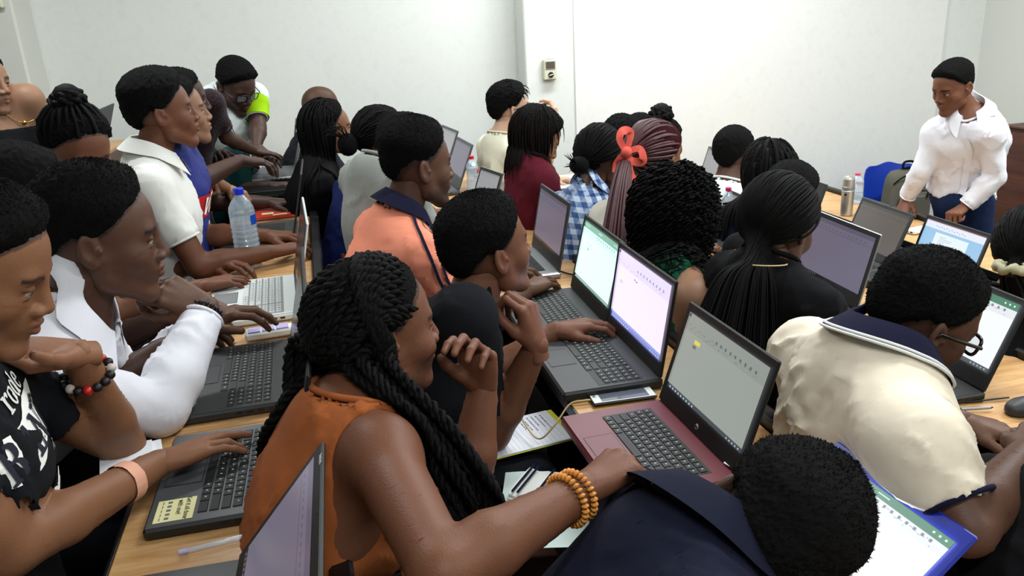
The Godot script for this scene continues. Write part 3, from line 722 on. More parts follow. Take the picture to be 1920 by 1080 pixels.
	person({"label": "woman with very long fine black braids gathered by a thin band at her neck", "sex": "f", "head": Vector3(1.116, 0.986, -1.767), "yaw": -26.0, "pitch": 24.0, "body": -12.0, "floor": F3, "skin": S1, "shirt": {"mat": "black_top", "sleeve": 0.7}, "hair": {"top": 0.014, "side": 0.013, "back": 0.012, "rough": 0.001}, "size": 0.98, "cell": 0.013,
		"neck": Vector3(1.072, 0.873, -1.744),
		"extra": func(p, rs, hd):
			var gate := Vector3(0.0, -0.065, -0.095)
			var g: Array = [Vector3(1.023, 0.919, -1.680), Vector3(1.014, 0.865, -1.665), Vector3(1.006, 0.760, -1.650), Vector3(0.991, 0.641, -1.624)]
			var rows := gathered(p, hd, rs, 520, gate, g, {"zmax": 0.045, "lift": 0.022, "r0": 0.05, "r1": 0.29, "fy": 0.25, "ragged": 0.3, "flare": 0.6})
			var nice := []
			for r in rows: nice.append(relax(r, 3))
			tubes(p, nice, 0.0034, 4, "fine_braid", "strand", 0.5)
			var b := Mb.new(); var ring := PackedVector3Array()
			for k in 25: ring.append(Vector3(1.024, 0.922, -1.681) + Vector3(cos(TAU * k / 24.0) * 0.056, sin(TAU * k / 24.0 - 0.5) * 0.012, sin(TAU * k / 24.0) * 0.056))
			b.tube(ring, 0.0018, 5, false); part(p, "hair_band", b, "cable_cream", "hair")})
	person({"label": "man with glasses in a cream polo with navy collar, bent over a laptop", "head": Vector3(1.048, 0.955, -1.180), "yaw": 6.0, "pitch": 26.0, "roll": 6.0, "body": -10.0, "floor": F3, "skin": S1, "size": 1.0, "cell": 0.010, "nr": 0.060,
		"neck": Vector3(0.929, 0.894, -1.137), "shR": Vector3(0.851, 0.859, -0.933), "shL": Vector3(0.934, 0.829, -1.343), "sw": 0.2, "wide": 1.05,
		"shirt": {"mat": "polo_cream", "band": "navy_collar", "hemmat": "navy_collar", "sleeve": 0.72, "loose": 0.014, "fold": 0.007}, "hair": {"top": 0.016, "side": 0.010, "back": 0.006, "soft": 0.03},
		"elR": Vector3(0.867, 0.773, -0.831), "wrR": Vector3(1.088, 0.792, -0.947), "wrL": Vector3(1.318, 0.620, -1.323), "handL": "type", "fdL": Vector3(0.8, -0.15, 0.5),
		"extra": func(p, rs, hd):
			glasses(p, "eyeglass", 0.0034)
			collar(p, "navy_collar", {"h": 0.026, "fall": 0.05, "open": 0.95, "trim": "white_trim"})})
	person({"label": "person in dark clothes at the right edge, only an arm and side seen", "sex": "f", "head": Vector3(1.136, 0.950, -0.789), "yaw": -10.0, "floor": F3, "skin": S1, "shirt": {"mat": "black_top", "sleeve": 0.6}, "hair": short})
	# ---- row before the teacher
	person({"label": "person with rounded black hair, leftmost of the heads before the white panel", "sex": "f", "head": Vector3(1.570, 0.862, -4.001), "yaw": -30.0, "pitch": 8.0, "floor": F4, "skin": S1, "shirt": {"mat": "slate", "sleeve": 0.7}, "hair": {"top": 0.024, "side": 0.022, "rough": 0.004}})
	person({"label": "person with black hair directly left of the high bun", "sex": "f", "head": Vector3(1.715, 0.847, -4.104), "yaw": -30.0, "pitch": 8.0, "floor": F4, "skin": S1, "shirt": {"mat": "slate", "sleeve": 0.7}, "hair": {"top": 0.022, "side": 0.020, "rough": 0.003}})
	person({"label": "woman with braids wound into a high bun on top of her head", "sex": "f", "head": Vector3(1.772, 0.840, -3.912), "yaw": -26.0, "pitch": 6.0, "floor": F4, "skin": S2, "shirt": {"mat": "black_top", "sleeve": 0.7}, "hair": {"top": 0.012, "side": 0.008, "rough": 0.002},
		"extra": func(p, rs, hd):
			var gate := Vector3(0.0, 0.125, -0.035)
			tubes(p, gathered(p, hd, rs, 90, gate, [], {"lift": 0.014}), 0.005, 4, "braid", "strand", 0.9)
			bun(p, Vector3(0.0, 0.155, -0.045), 0.056, "strand", Vector3(0, 1, -0.2), 2.5, 0.022)})
	person({"label": "young man in a white tee with a close haircut, seen from behind", "head": Vector3(1.961, 0.829, -3.532), "yaw": -34.0, "pitch": 0.0, "floor": F4, "skin": S1, "shirt": {"mat": "white_tee", "sleeve": 0.6}, "hair": {"top": 0.016, "side": 0.012, "soft": 0.02}, "size": 1.04})
	person({"label": "woman with chunky black locs hanging to her shoulders", "sex": "f", "head": Vector3(1.792, 0.855, -2.930), "yaw": -30.0, "pitch": 8.0, "floor": F4, "skin": S1, "shirt": {"mat": "tee_navy", "sleeve": 0.7}, "hair": {"top": 0.020, "side": 0.018, "rough": 0.004},
		"extra": func(p, rs, hd): tubes(p, fall(p, hd, rs, 110, 0.36, {"lift": 0.020, "stiff": 0.55, "wild": 0.04, "sag": 0.6, "comb": Vector3(-0.2, -1, 0.1), "part": 1.0, "only": func(q): return q.z < 0.06}), 0.0085, 6, "loc", "strand", 0.6, false)})
	person({"label": "dark-haired person hidden behind the woman with tied fine braids", "sex": "f", "head": Vector3(1.697, 0.825, -2.620), "yaw": -24.0, "pitch": 8.0, "floor": F4, "skin": S1, "shirt": {"mat": "black_top", "sleeve": 0.7}, "hair": {"top": 0.022, "side": 0.018, "rough": 0.002}})
	person({"label": "woman at the right edge with long black hair in a pale scrunchie", "sex": "f", "head": Vector3(1.949, 0.809, -1.801), "yaw": -30.0, "pitch": 8.0, "body": -20.0, "floor": F4, "skin": S2, "shirt": {"mat": "black_top", "sleeve": 0.7}, "hair": {"top": 0.018, "side": 0.016, "rough": 0.002},
		"extra": func(p, rs, hd):
			var gate := Vector3(0.0, -0.02, -0.115)
			var g: Array = [p.ht * (gate + Vector3(0, -0.02, -0.02)), Vector3(1.873, 0.714, -1.734), Vector3(1.863, 0.590, -1.682), Vector3(1.857, 0.461, -1.643)]
			tubes(p, gathered(p, hd, rs, 220, gate, g, {"lift": 0.016, "r0": 0.03, "r1": 0.085}), 0.0036, 4, "fine_braid", "strand", 0.5)
			var mb := Mb.new(); var row := PackedVector3Array(); var rad := []
			for k in 41:
				var a := TAU * k / 40.0
				row.append(p.ht * (gate + Vector3(cos(a) * 0.036, -0.012 + sin(a * 6.0) * 0.004, -0.03 + sin(a) * 0.036))); rad.append(0.013 + 0.004 * sin(a * 9.0))
			mb.tube(row, rad, 8, false); part(p, "scrunchie", mb, "scrunchie", "hair")})
	# ---- the teacher
	person({"label": "teacher standing in a white long-sleeved shirt and dark jeans, looking down", "head": Vector3(3.142, 1.068, -3.492), "yaw": 172.0, "pitch": 20.0, "body": 128.0, "floor": -0.43, "lean": 0.05, "skin": S2, "size": 1.0, "cell": 0.014, "legs": "denim",
		"neck": Vector3(3.255, 0.902, -3.472), "shR": Vector3(3.167, 0.825, -3.591), "shL": Vector3(3.243, 0.850, -3.333), "arm": 0.88, "pel": Vector3(3.338, 0.542, -3.561),
		"elR": Vector3(3.113, 0.635, -3.610), "wrR": Vector3(3.120, 0.459, -3.705), "handR": "type", "fdR": Vector3(-0.5, -0.7, 0.35), "palmR": Vector3(-0.3, -0.8, 0.3),
		"elL": Vector3(3.326, 0.622, -3.340), "wrL": Vector3(3.218, 0.466, -3.399), "handL": "fist", "fdL": Vector3(-0.85, -0.25, 0.2), "palmL": Vector3(0.1, -1, 0.1),
		"hipR": Vector3(3.289, 0.452, -3.567), "hipL": Vector3(3.343, 0.462, -3.463), "knR": Vector3(3.424, 0.037, -3.618), "knL": Vector3(3.467, 0.062, -3.514), "anR": Vector3(3.599, -0.332, -3.719), "anL": Vector3(3.642, -0.301, -3.617),
		"shirt": {"mat": "white_shirt", "sleeve": 1.92, "loose": 0.016, "fold": 0.007, "hem": 0.03}, "hair": {"top": 0.020, "side": 0.006, "hairline": 0.0, "soft": 0.025},
		"extra": func(p, rs, hd):
			collar(p, "white_shirt", {"h": 0.040, "fall": 0.060, "open": 0.4, "point": 0.9})
			var j: Dictionary = p.j
			strip(p, [j.neck + j.fw * 0.09 - j.up * 0.05, j.neck.lerp(j.pel, 0.35) + j.fw * 0.12, j.neck.lerp(j.pel, 0.65) + j.fw * 0.12, j.pel + j.fw * 0.11], 0.032, "white_shirt", 0.0205, "placket")
			strip(p, [j.neck.lerp(j.pel, 0.30) + j.fw * 0.13 - j.R * 0.045, j.neck.lerp(j.pel, 0.30) + j.fw * 0.13 - j.R * 0.135], 0.003, "white_trim", 0.021, "pocket_edge")})

func offset_row(r: PackedVector3Array, e: float) -> PackedVector3Array:
	var o := PackedVector3Array()
	for q in r: o.append(q + Vector3(-0.2, 0.3, 1).normalized() * e)
	return o

# the one coloured sleeve of the white shirt
func wrinkle_sleeve(p: Dictionary, s: String) -> Array:
	var j: Dictionary = p.j
	var f: Field = p.field
	var a: Vector3 = j["sh" + s]; var b: Vector3 = j["el" + s]
	var dn := (b - a).normalized()
	var rows := []
	var sd := dn.cross(Vector3(0.3, 0.1, 1)).normalized(); var w := dn.cross(sd)
	for k in 12:
		var t := lerpf(-0.02, 0.71, k / 11.0)
		var c := a.lerp(b, t)
		var row := PackedVector3Array()
		for q in 25:
			var dir := sd * cos(TAU * q / 24.0) + w * sin(TAU * q / 24.0)
			var r := 0.02
			while r < 0.075 and f.at(c + dir * r) < 0.017: r += 0.002
			row.append(c + dir * minf(r, 0.072))
		rows.append(row)
	var mb := Mb.new(); mb.sheet(rows)
	return [mb.v, mb.n, mb.i]

func ribbon(p: Dictionary, at: Vector3) -> void:
	var mb := Mb.new()
	var n := Vector3(-0.35, 0.25, 1).normalized(); var x := Vector3.UP.cross(n).normalized(); var y := n.cross(x)
	for q in [[Vector2(0, 0), Vector2(-0.03, 0.06), Vector2(-0.015, 0.10), Vector2(0.02, 0.085), Vector2(0, 0)], [Vector2(0, 0), Vector2(0.06, 0.015), Vector2(0.075, -0.04), Vector2(0.03, -0.04), Vector2(0, 0)], [Vector2(0, 0), Vector2(-0.045, -0.04), Vector2(-0.06, -0.09)], [Vector2(0, 0), Vector2(0.02, -0.09), Vector2(0.045, -0.16), Vector2(0.03, -0.21)]]:
		var pts := []
		for e in q: pts.append(at + (x * e.x + y * e.y) * 0.72 + n * 0.022)
		var line := smooth(pts, 7)
		var r1 := PackedVector3Array(); var r2 := PackedVector3Array()
		for k in line.size():
			var t := float(k) / (line.size() - 1)
			var w := 0.015 * (0.55 + 0.45 * sin(t * PI)) if q.size() == 5 else 0.013 * (1.0 - 0.5 * t)
			var d := (line[mini(k + 1, line.size() - 1)] - line[maxi(k - 1, 0)]).normalized()
			var s := (d.cross(n) * 0.8 + n * 0.5 * sin(t * 5.0)).normalized() * w
			r1.append(line[k] - s + n * 0.008 * sin(t * 7.0)); r2.append(line[k] + s)
		var b2 := [r1, r2]
		mb.sheet(b2); mb.sheet([r2, r1])
	mb.ball(TS(at + n * 0.026, Vector3(0.02, 0.02, 0.016)), 10)
	part(p, "ribbon", mb, "coral", "hair")

# thick two-strand twists: rows lead back over the scalp, then hang behind or sweep over the near side of the chest
func braids(p: Dictionary, hd: Dictionary, rs: RandomNumberGenerator) -> void:
	var ht: Transform3D = p.ht
	var j: Dictionary = p.j
	var front: Array = [Vector3(0.039, 0.999, -1.219), Vector3(0.068, 0.970, -1.160), Vector3(0.114, 0.925, -1.094), Vector3(0.156, 0.865, -1.047), Vector3(0.185, 0.806, -1.014)]
	var back: Array = [Vector3(-0.042, 1.017, -1.324), Vector3(-0.055, 0.952, -1.296), Vector3(-0.058, 0.878, -1.282), Vector3(-0.063, 0.784, -1.265), Vector3(-0.064, 0.706, -1.252)]
	var lanes := 15
	var nth := 0
	for a in lanes:
		for b in 5:
			# the parting rows: a over the width of the head, b from the forehead back
			var across := lerpf(-1.25, 1.25, a / float(lanes - 1))
			var along := [1.0, 0.5, 0.0, -0.5, -0.95][b] as float
			var dir := Vector3(-sin(across), cos(across) * cos(along), cos(across) * sin(along)).normalized()
			if absf(across) > 0.95 and b > 3: continue
			var q: Vector3 = (hd.cen as Vector3) + dir * scalp(hd, dir)
			if hairline(q, 0.0) < 0.0: continue
			var near := across > -0.35 and b < 3 and (nth % 4 != 3)
			if across > -0.75 and b < 2 and rs.randf() < 0.5: near = true
			var edir := Vector3(-0.9, -0.42, 0.05) if near else Vector3(-0.25 - across * 0.2, -0.5, -0.8)
			var via := Vector3(-0.62, 0.45, -0.55) if near else Vector3(dir.x * 0.9, 0.25, -0.75)
			edir = (edir + Vector3(rs.randf_range(-0.35, 0.35), rs.randf_range(-0.15, 0.35), rs.randf_range(-0.1, 0.1))).normalized()
			var row := []
			var m := 7
			for k in m:
				var t := float(k) / m
				var mid := dir.slerp(via.normalized(), minf(t * 1.5, 1.0))
				var dd := mid.slerp(edir, smoothstep(0.25, 1.0, t))
				row.append(ht * ((hd.cen as Vector3) + dd * (scalp(hd, dd) + 0.010 + 0.012 * t)))
			var g := front if near else back
			var th := rs.randf() * TAU; var rr := sqrt(rs.randf())
			var last := g.size() - (1 if rs.randf() < 0.25 else 0)
			for k in last:
				var t := float(k) / (g.size() - 1)
				var r := lerpf(0.05, 0.058, t) * rr
				var off := Vector3(cos(th) * 0.9, sin(th) * 0.7, 0.35 * sin(th + 1.0)) * r
				row.append(g[k] + off)
			var line := relax(resample(smooth(row, 6), 0.010), 6)
			for k in line.size():
				if k > 14: line[k] = out_of(p, line[k], 0.016)
			line = relax(line, 2)
			var mb := Mb.new(); rope(mb, line, 0.0088, 0.034, 5)
			part(p, "braid", mb, "strand", "hair"); nth += 1

# ------------------------------------------------------------ the room
func slab(lo: Vector3, hi: Vector3, ch := 0.0) -> Mb:
	var b := Mb.new(); b.box(T((lo + hi) * 0.5), hi - lo, ch)
	return b

func shell() -> void:
	struct("floor", slab(Vector3(-3.2, -0.7, -5.6), Vector3(-0.05, 0.0, 1.8)), mat("floor"), "grey floor step under the left row of desks", "floor")
	struct("floor", slab(Vector3(-0.05, -0.7, -5.6), Vector3(0.875, -0.09, 1.8)), mat("floor"), "grey floor step under the second row of desks", "floor")
	struct("floor", slab(Vector3(0.875, -0.7, -5.6), Vector3(1.70, -0.18, 1.8)), mat("floor"), "grey floor step under the third row of desks", "floor")
	struct("floor", slab(Vector3(1.70, -0.7, -5.6), Vector3(3.17, -0.385, 1.8)), mat("floor"), "grey floor step under the row of desks before the teacher", "floor")
	struct("floor", slab(Vector3(3.17, -0.7, -5.6), Vector3(5.1, -0.43, 1.8)), mat("floor"), "grey floor in front of the wooden cupboard", "floor")
	struct("floor", slab(Vector3(-3.2, 0.0, -5.6), Vector3(-0.95, 0.2, 1.8)), mat("floor"), "raised grey floor step at the back of the room", "floor")
	struct("ceiling", slab(Vector3(-3.4, 3.0, -5.7), Vector3(5.2, 3.15, 2.0)), mat("ceiling"), "plain white ceiling", "ceiling")
	struct("wall_back", slab(Vector3(-3.4, -0.7, WALL_Z - 0.2), Vector3(5.2, 3.0, WALL_Z)), mat("wall_paint"), "white wall behind the students", "wall")
	struct("wall_corner", slab(Vector3(-3.4, -0.7, WALL_Z), Vector3(-1.5, 3.0, -5.17), 0.012), mat("wall_grey"), "off-white wall pier at the left", "wall")
	struct("wall_pier", slab(Vector3(1.40, -0.7, WALL_Z), Vector3(5.2, 3.0, -5.27), 0.008), mat("wall_paint"), "white wall standing forward, with the grey thermostat", "wall")
	struct("wall_screen", slab(Vector3(1.735, 0.1, -5.27), Vector3(4.6, 3.0, -5.258), 0.003), mat("wall_panel"), "smooth bright white writing panel on the wall", "wall")
	struct("wall_front", slab(Vector3(4.94, -0.7, -5.7), Vector3(5.2, 3.0, 2.0)), mat("wall_grey"), "grey-white front wall behind the teacher", "wall")
	struct("wall_left", slab(Vector3(-3.4, -0.7, -5.7), Vector3(-3.2, 3.0, 2.0)), mat("wall_paint"), "white wall at the back of the class", "wall")
	struct("wall_near", slab(Vector3(-3.4, -0.7, 1.8), Vector3(5.2, 3.0, 2.0)), mat("wall_paint"), "white wall on the near side of the class", "wall")

func desk_unit(row: int, z0: float, z1: float, label: String) -> void:
	var e: float = EDGE[row]; var top: float = TABLE[row]; var dp: float = DEEP[row]
	var t := thing("desk", label, "desk", Vector3(e, top - 0.75, (z0 + z1) * 0.5))
	var l := z1 - z0 - 0.006
	var b := Mb.new(); b.box(T(Vector3(dp * 0.5, 0.737, 0)), Vector3(dp, 0.022, l), 0.003); obj("tabletop", b, mat("wood_top"), t)
	b = Mb.new(); b.box(T(Vector3(-0.002, 0.735, 0)), Vector3(0.006, 0.03, l), 0.001); obj("edge_trim", b, mat("black_trim"), t)
	b = Mb.new(); b.box(T(Vector3(dp * 0.5 + 0.02, 0.60, 0)), Vector3(dp - 0.02, 0.012, l - 0.05)); obj("shelf", b, mat("black_trim"), t)
	b = Mb.new(); b.box(T(Vector3(dp + 0.018, 0.42, 0)), Vector3(0.018, 0.62, l - 0.02), 0.002); obj("front_panel", b, mat("wood_brown"), t)
	b = Mb.new(); b.box(T(Vector3(dp + 0.02, 0.752, 0)), Vector3(0.036, 0.04, l), 0.006); obj("rail", b, mat("black_trim"), t)
	for s in [-1.0, 1.0]:
		b = Mb.new()
		b.box(T(Vector3(0.03, 0.36, s * (l * 0.5 - 0.03))), Vector3(0.03, 0.73, 0.03), 0.003)
		b.box(T(Vector3(dp + 0.02, 0.37, s * (l * 0.5 - 0.02))), Vector3(0.034, 0.74, 0.03), 0.003)
		b.box(T(Vector3(dp * 0.5, 0.015, s * (l * 0.5 - 0.03))), Vector3(dp, 0.03, 0.03), 0.003)
		obj("leg", b, mat("black_metal"), t)

func bench_unit(x: float, fl: float, z0: float, z1: float, label: String) -> void:
	var t := thing("bench", label, "bench", Vector3(x, fl, (z0 + z1) * 0.5), 0.0, "brown benches behind the desks")
	var l := z1 - z0 - 0.02
	var b := Mb.new(); b.box(T(Vector3(0.20, 0.435, 0)), Vector3(0.32, 0.025, l), 0.005); obj("seat", b, mat("wood_brown"), t)
	var bk := Basis(Vector3.BACK, 0.10)
	b = Mb.new(); b.box(T(Vector3(0.0, 0.66, 0), bk), Vector3(0.018, 0.24, l), 0.005); obj("backrest", b, mat("wood_brown"), t)
	for s in [-1.0, 1.0]:
		b = Mb.new()
		b.box(T(Vector3(0.20, 0.21, s * (l * 0.5 - 0.08))), Vector3(0.03, 0.42, 0.03), 0.003)
		b.box(T(Vector3(0.015, 0.39, s * (l * 0.5 - 0.08)), bk), Vector3(0.025, 0.78, 0.025), 0.003)
		obj("leg", b, mat("black_metal"), t)

func furniture() -> void:
	var where := ["left row", "second row", "third row", "fourth row", "front row before the teacher"]
	var pos := ["farthest from the camera", "second from the wall", "third from the wall", "nearest the camera"]
	for r in 5:
		var a: float = [-5.35, -4.95, -4.75, -5.1, -5.1][r]
		for k in 4:
			var z0 := a + k * 1.25
			desk_unit(r, z0, z0 + 1.25, "narrow wood-topped desk, %s, %s" % [where[r], pos[k]])
			if r == 4: continue
			var bx: float = EDGE[r] - 0.44
			bench_unit(bx, TABLE[r] - 0.75, z0, z0 + 1.25, "brown wooden bench of the %s, %s" % [where[r], pos[k]])
	var t := thing("desk", "wood-topped desk on the raised step behind the left row", "desk", Vector3(-1.42, 0.20, -4.55))
	var b := Mb.new(); b.box(T(Vector3(0.18, 0.737, 0)), Vector3(0.36, 0.022, 1.2), 0.003); obj("tabletop", b, mat("wood_top"), t)
	b = Mb.new(); b.box(T(Vector3(0.36, 0.40, 0)), Vector3(0.018, 0.66, 1.2), 0.003); obj("front_panel", b, mat("wood_brown"), t)
	for s in [-1.0, 1.0]:
		b = Mb.new(); b.box(T(Vector3(0.05, 0.365, s * 0.55)), Vector3(0.03, 0.73, 0.03), 0.003); b.box(T(Vector3(0.33, 0.365, s * 0.55)), Vector3(0.03, 0.73, 0.03), 0.003); obj("leg", b, mat("black_metal"), t)
	# cupboard by the front wall
	t = thing("cupboard", "brown wooden cupboard standing against the front wall behind the teacher", "cupboard", Vector3(4.58, -0.43, -3.95))
	b = Mb.new(); b.box(T(Vector3(0.17, 0.53, 0)), Vector3(0.34, 1.06, 1.26), 0.006); obj("body", b, mat("wood_brown"), t)
	for s in [-1.0, 1.0]:
		b = Mb.new(); b.box(T(Vector3(-0.008, 0.55, s * 0.312)), Vector3(0.018, 0.98, 0.612), 0.004)
		var d := obj("door", b, mat("wood_brown"), t)
		b = Mb.new(); b.tube(PackedVector3Array([Vector3(-0.02, 0.58, s * 0.05), Vector3(-0.04, 0.58, s * 0.05), Vector3(-0.04, 0.70, s * 0.05), Vector3(-0.02, 0.70, s * 0.05)]), 0.005, 6); obj("handle", b, mat("chrome"), d)
	b = Mb.new(); b.box(T(Vector3(0.165, 1.067, 0)), Vector3(0.37, 0.016, 1.28), 0.004); obj("top", b, mat("wood_brown"), t)
	chair(Vector3(3.90, -0.43, -4.62), deg_to_rad(-97), "blue plastic chair against the white wall with a grey backpack on it")
	chair(Vector3(2.02, -0.385, -4.85), deg_to_rad(5), "blue plastic chair by the wall behind the woman in maroon")
	chair(Vector3(-1.32, 0.2, -3.98), deg_to_rad(-40), "blue plastic chair under the woman in the off-shoulder top")
	chair(Vector3(1.02, -0.18, -4.85), deg_to_rad(5), "blue plastic chair of the man in the cream shirt")

# a moulded plastic chair facing local +x
func chair(at: Vector3, turn: float, label: String) -> void:
	var t := thing("plastic_chair", label, "chair", at, turn, "blue plastic chairs")
	var rows := []
	for a in 9:
		var row := PackedVector3Array()
		for k in 13:
			var s := k / 6.0 - 1.0
			row.append(Vector3(-0.2 + a * 0.05, 0.44 - 0.02 * (1 - s * s) + (0.02 if a == 8 else 0.0) * -1.0 , s * (0.21 + 0.01 * a / 8.0)))
		rows.append(row)
	obj("seat", thick(rows, Vector3(0, -0.012, 0)), mat("chair_blue"), t)
	rows = []
	for a in 11:
		var row := PackedVector3Array()
		var v := a / 10.0
		for k in 17:
			var s := k / 8.0 - 1.0
			var w := 0.205 * (1.0 - 0.12 * pow(v, 6.0))
			var top := 0.82 - 0.035 * pow(absf(s), 6.0) + 0.01 * cos(s * 6.0) * v
			row.append(Vector3(-0.20 - 0.07 * v + 0.035 * s * s, lerpf(0.47, top, v), s * w))
		rows.append(row)
	obj("backrest", thick(rows, Vector3(-0.014, 0, 0)), mat("chair_blue"), t)
	for sx in [-1.0, 1.0]:
		for sz in [-1.0, 1.0]:
			var b := Mb.new(); b.tube(PackedVector3Array([Vector3(sx * 0.16, 0.43, sz * 0.17), Vector3(sx * 0.20, 0.0, sz * 0.20)]), [0.02, 0.016], 8); obj("leg", b, mat("chair_blue"), t)

func thick(rows: Array, off: Vector3) -> Mb:
	var b := Mb.new(); b.sheet(rows)
	var back := []
	for r in rows:
		var q := PackedVector3Array()
		for p in r: q.append(p + off)
		q.reverse(); back.append(q)
	b.sheet(back)
	var m := rows.size() - 1; var w: int = rows[0].size() - 1
	for k in m:
		for e in [0, w]:
			b.face(rows[k][e], rows[k + 1][e], rows[k + 1][e] + off, rows[k][e] + off)
	for k in w:
		for e in [0, m]:
			b.face(rows[e][k], rows[e][k + 1], rows[e][k + 1] + off, rows[e][k] + off)
	return b

# ------------------------------------------------------------ laptops
var key_meshes := {}
func key_mesh(l: float) -> ArrayMesh:
	var k := "%.3f" % l
	if not key_meshes.has(k):
		var b := Mb.new()
		var x := 0.0078; var z := l * 0.5; var h := 0.0022; var q := 0.0008
		var A := [Vector3(-x, 0, z), Vector3(x, 0, z), Vector3(x, 0, -z), Vector3(-x, 0, -z)]
		var B := [Vector3(-x + q, h, z - q), Vector3(x - q, h, z - q), Vector3(x - q, h, -z + q), Vector3(-x + q, h, -z + q)]
		b.face(B[0], B[1], B[2], B[3])
		for e in 4: b.face(A[e], A[(e + 1) % 4], B[(e + 1) % 4], B[e])
		key_meshes[k] = b.mesh()
	return key_meshes[k]

# front edge centre at `at`; local x to the hinge, z to the user's right
func laptop(o: Dictionary) -> Node3D:
	var t := thing("laptop", o.label, "laptop", o.at, -deg_to_rad(o.get("turn", 0.0)), o.get("group", ""))
	if o.has("tilt"): t.basis = Basis(Vector3.FORWARD, o.tilt) * t.basis
	var w: float = o.get("w", 0.375); var d: float = o.get("d", 0.25)
	var th: float = o.get("th", 0.021)
	var body: Material = mat(o.get("body", "plastic_black")); var deck: Material = mat(o.get("deck", o.get("body", "plastic_black")))
	var dx := d * 0.5
	var b := Mb.new(); b.box(T(Vector3(dx, th * 0.5, 0)), Vector3(d, th, w), 0.005); var base := obj("base", b, body, t)
	b = Mb.new(); b.box(T(Vector3(dx, th + 0.0004, 0)), Vector3(d - 0.008, 0.0012, w - 0.008), 0.0005); var dk := obj("deck", b, deck, t)
	# keyboard
	var pad: bool = o.get("numpad", w > 0.36)
	var kw: float = o.get("kw", 0.275 if not pad else w - 0.035)
	var kx := d - 0.055
	var y := th + 0.001
	if o.get("well", true):
		b = Mb.new(); b.box(T(Vector3(kx - 0.047, y, 0)), Vector3(0.114, 0.0008, kw + 0.008)); obj("keyboard_well", b, mat(o.get("wellmat", o.get("keys", "key_black"))), t)
	var keys: Array = []
	var main := kw if not pad else kw - 0.082
	var unit := main / 15.0
	var z0 := -kw * 0.5
	var lay := [[1.0, 14, 1.0], [1.0, 13, 2.0], [1.5, 12, 1.5], [1.8, 11, 2.2], [2.3, 10, 2.7]]
	for r in 5:
		var zz := z0; var xx := kx - 0.004 - r * 0.0188
		for k in lay[r][1] + 2:
			var l: float = unit
			if k == 0: l = unit * lay[r][0]
			elif k == lay[r][1] + 1: l = maxf(z0 + main - zz, unit * 0.6)
			if zz + l > z0 + main + 0.001: break
			keys.append([Vector3(xx, y, zz + l * 0.5), l - 0.0028]); zz += l
		if pad:
			for k in 4: keys.append([Vector3(xx, y, z0 + main + 0.006 + (k + 0.5) * 0.019), 0.0162])
	var zz2 := z0
	for l in [1.2, 1.0, 1.0, 1.2, 5.4, 1.2, 1.0, 1.2, 1.8]:
		keys.append([Vector3(kx - 0.004 - 5 * 0.0188, y, zz2 + l * unit * 0.5), l * unit - 0.0028]); zz2 += l * unit
	if o.get("each", false):
		for q in keys:
			var k := obj("key", key_mesh(snappedf(q[1], 0.001)), mat(o.get("keys", "key_black")), dk)
			k.position = q[0]
		b = Mb.new()
		for q in keys:
			if q[1] < 0.03: b.box(T(q[0] + Vector3(0.001, 0.0023, -0.002)), Vector3(0.0035, 0.0003, 0.0032))
		obj("key_legends", b, mat("legend" if o.get("keys", "key_black") != "key_white" else "sticker_ink"), dk, true)
	else:
		b = Mb.new()
		for q in keys: b.box(T(q[0] + Vector3(0, 0.001, 0)), Vector3(0.0156, 0.002, q[1]))
		obj("keys", b, mat(o.get("keys", "key_black")), dk, true)
	# touchpad
	b = Mb.new(); b.box(T(Vector3(d * 0.19, th + 0.0012, -0.015)), Vector3(d * 0.26, 0.0008, 0.10), 0.0003); obj("touchpad", b, mat(o.get("pad", o.get("deck", "plastic_dark"))), t)
	b = Mb.new()
	for e in [[d * 0.32, 0.001, 0.102], [d * 0.06, 0.001, 0.102]]: b.box(T(Vector3(e[0], th + 0.0015, -0.015)), Vector3(e[1], 0.0008, e[2]))
	for s in [-1.0, 1.0]: b.box(T(Vector3(d * 0.19, th + 0.0015, -0.015 + s * 0.0505)), Vector3(d * 0.26, 0.0008, 0.001))
	obj("touchpad_edge", b, mat("black_trim"), t)
	# lid
	var an := deg_to_rad(o.get("open", 108.0))
	var ld := Vector3(-cos(an), sin(an), 0); var n := Vector3(-sin(an), -cos(an), 0)
	var h0 := Vector3(d - 0.006, th + 0.002, 0)
	var lb := Basis(Vector3(0, 0, 1), ld, n)
	var lh: float = o.get("lh", d * 0.97)
	b = Mb.new(); b.box(T(h0 + ld * lh * 0.5, lb), Vector3(w, lh, 0.007), 0.003)
	var lid := obj("lid", b, mat(o.get("lid", o.get("body", "plastic_black"))), t)
	b = Mb.new(); b.box(T(h0 + ld * lh * 0.5 + n * 0.0036, lb), Vector3(w - 0.004, lh - 0.004, 0.0016), 0.0006); obj("bezel", b, mat(o.get("bezel", "plastic_black")), lid)
	var sw: float = w - 0.034; var sh: float = minf(lh - 0.036, sw * 0.5625); var sy: float = lh - o.get("brow", 0.016) - sh * 0.5
	b = Mb.new()
	var c := h0 + ld * sy + n * 0.0048; var px := Vector3(0, 0, sw * 0.5); var py := ld * sh * 0.5
	b.face(c - px - py, c + px - py, c + px + py, c - px + py)
	var scr := obj("screen", b, mat("screen_" + o.get("screen", "idle")), lid)
	if o.get("glow", 0.0) > 0.0:
		var l := AreaLight3D.new(); l.name = "screen_light"; l.area_size = Vector2(sw, sh); l.light_energy = o.glow; l.light_color = o.get("tint", Color(0.92, 0.95, 1)); l.shadow_enabled = true; l.area_range = 8.0; l.area_attenuation = 2.0
		l.transform = Transform3D(Basis(Vector3(0, 0, 1), ld, n), c + n * 0.004); lid.add_child(l, true)
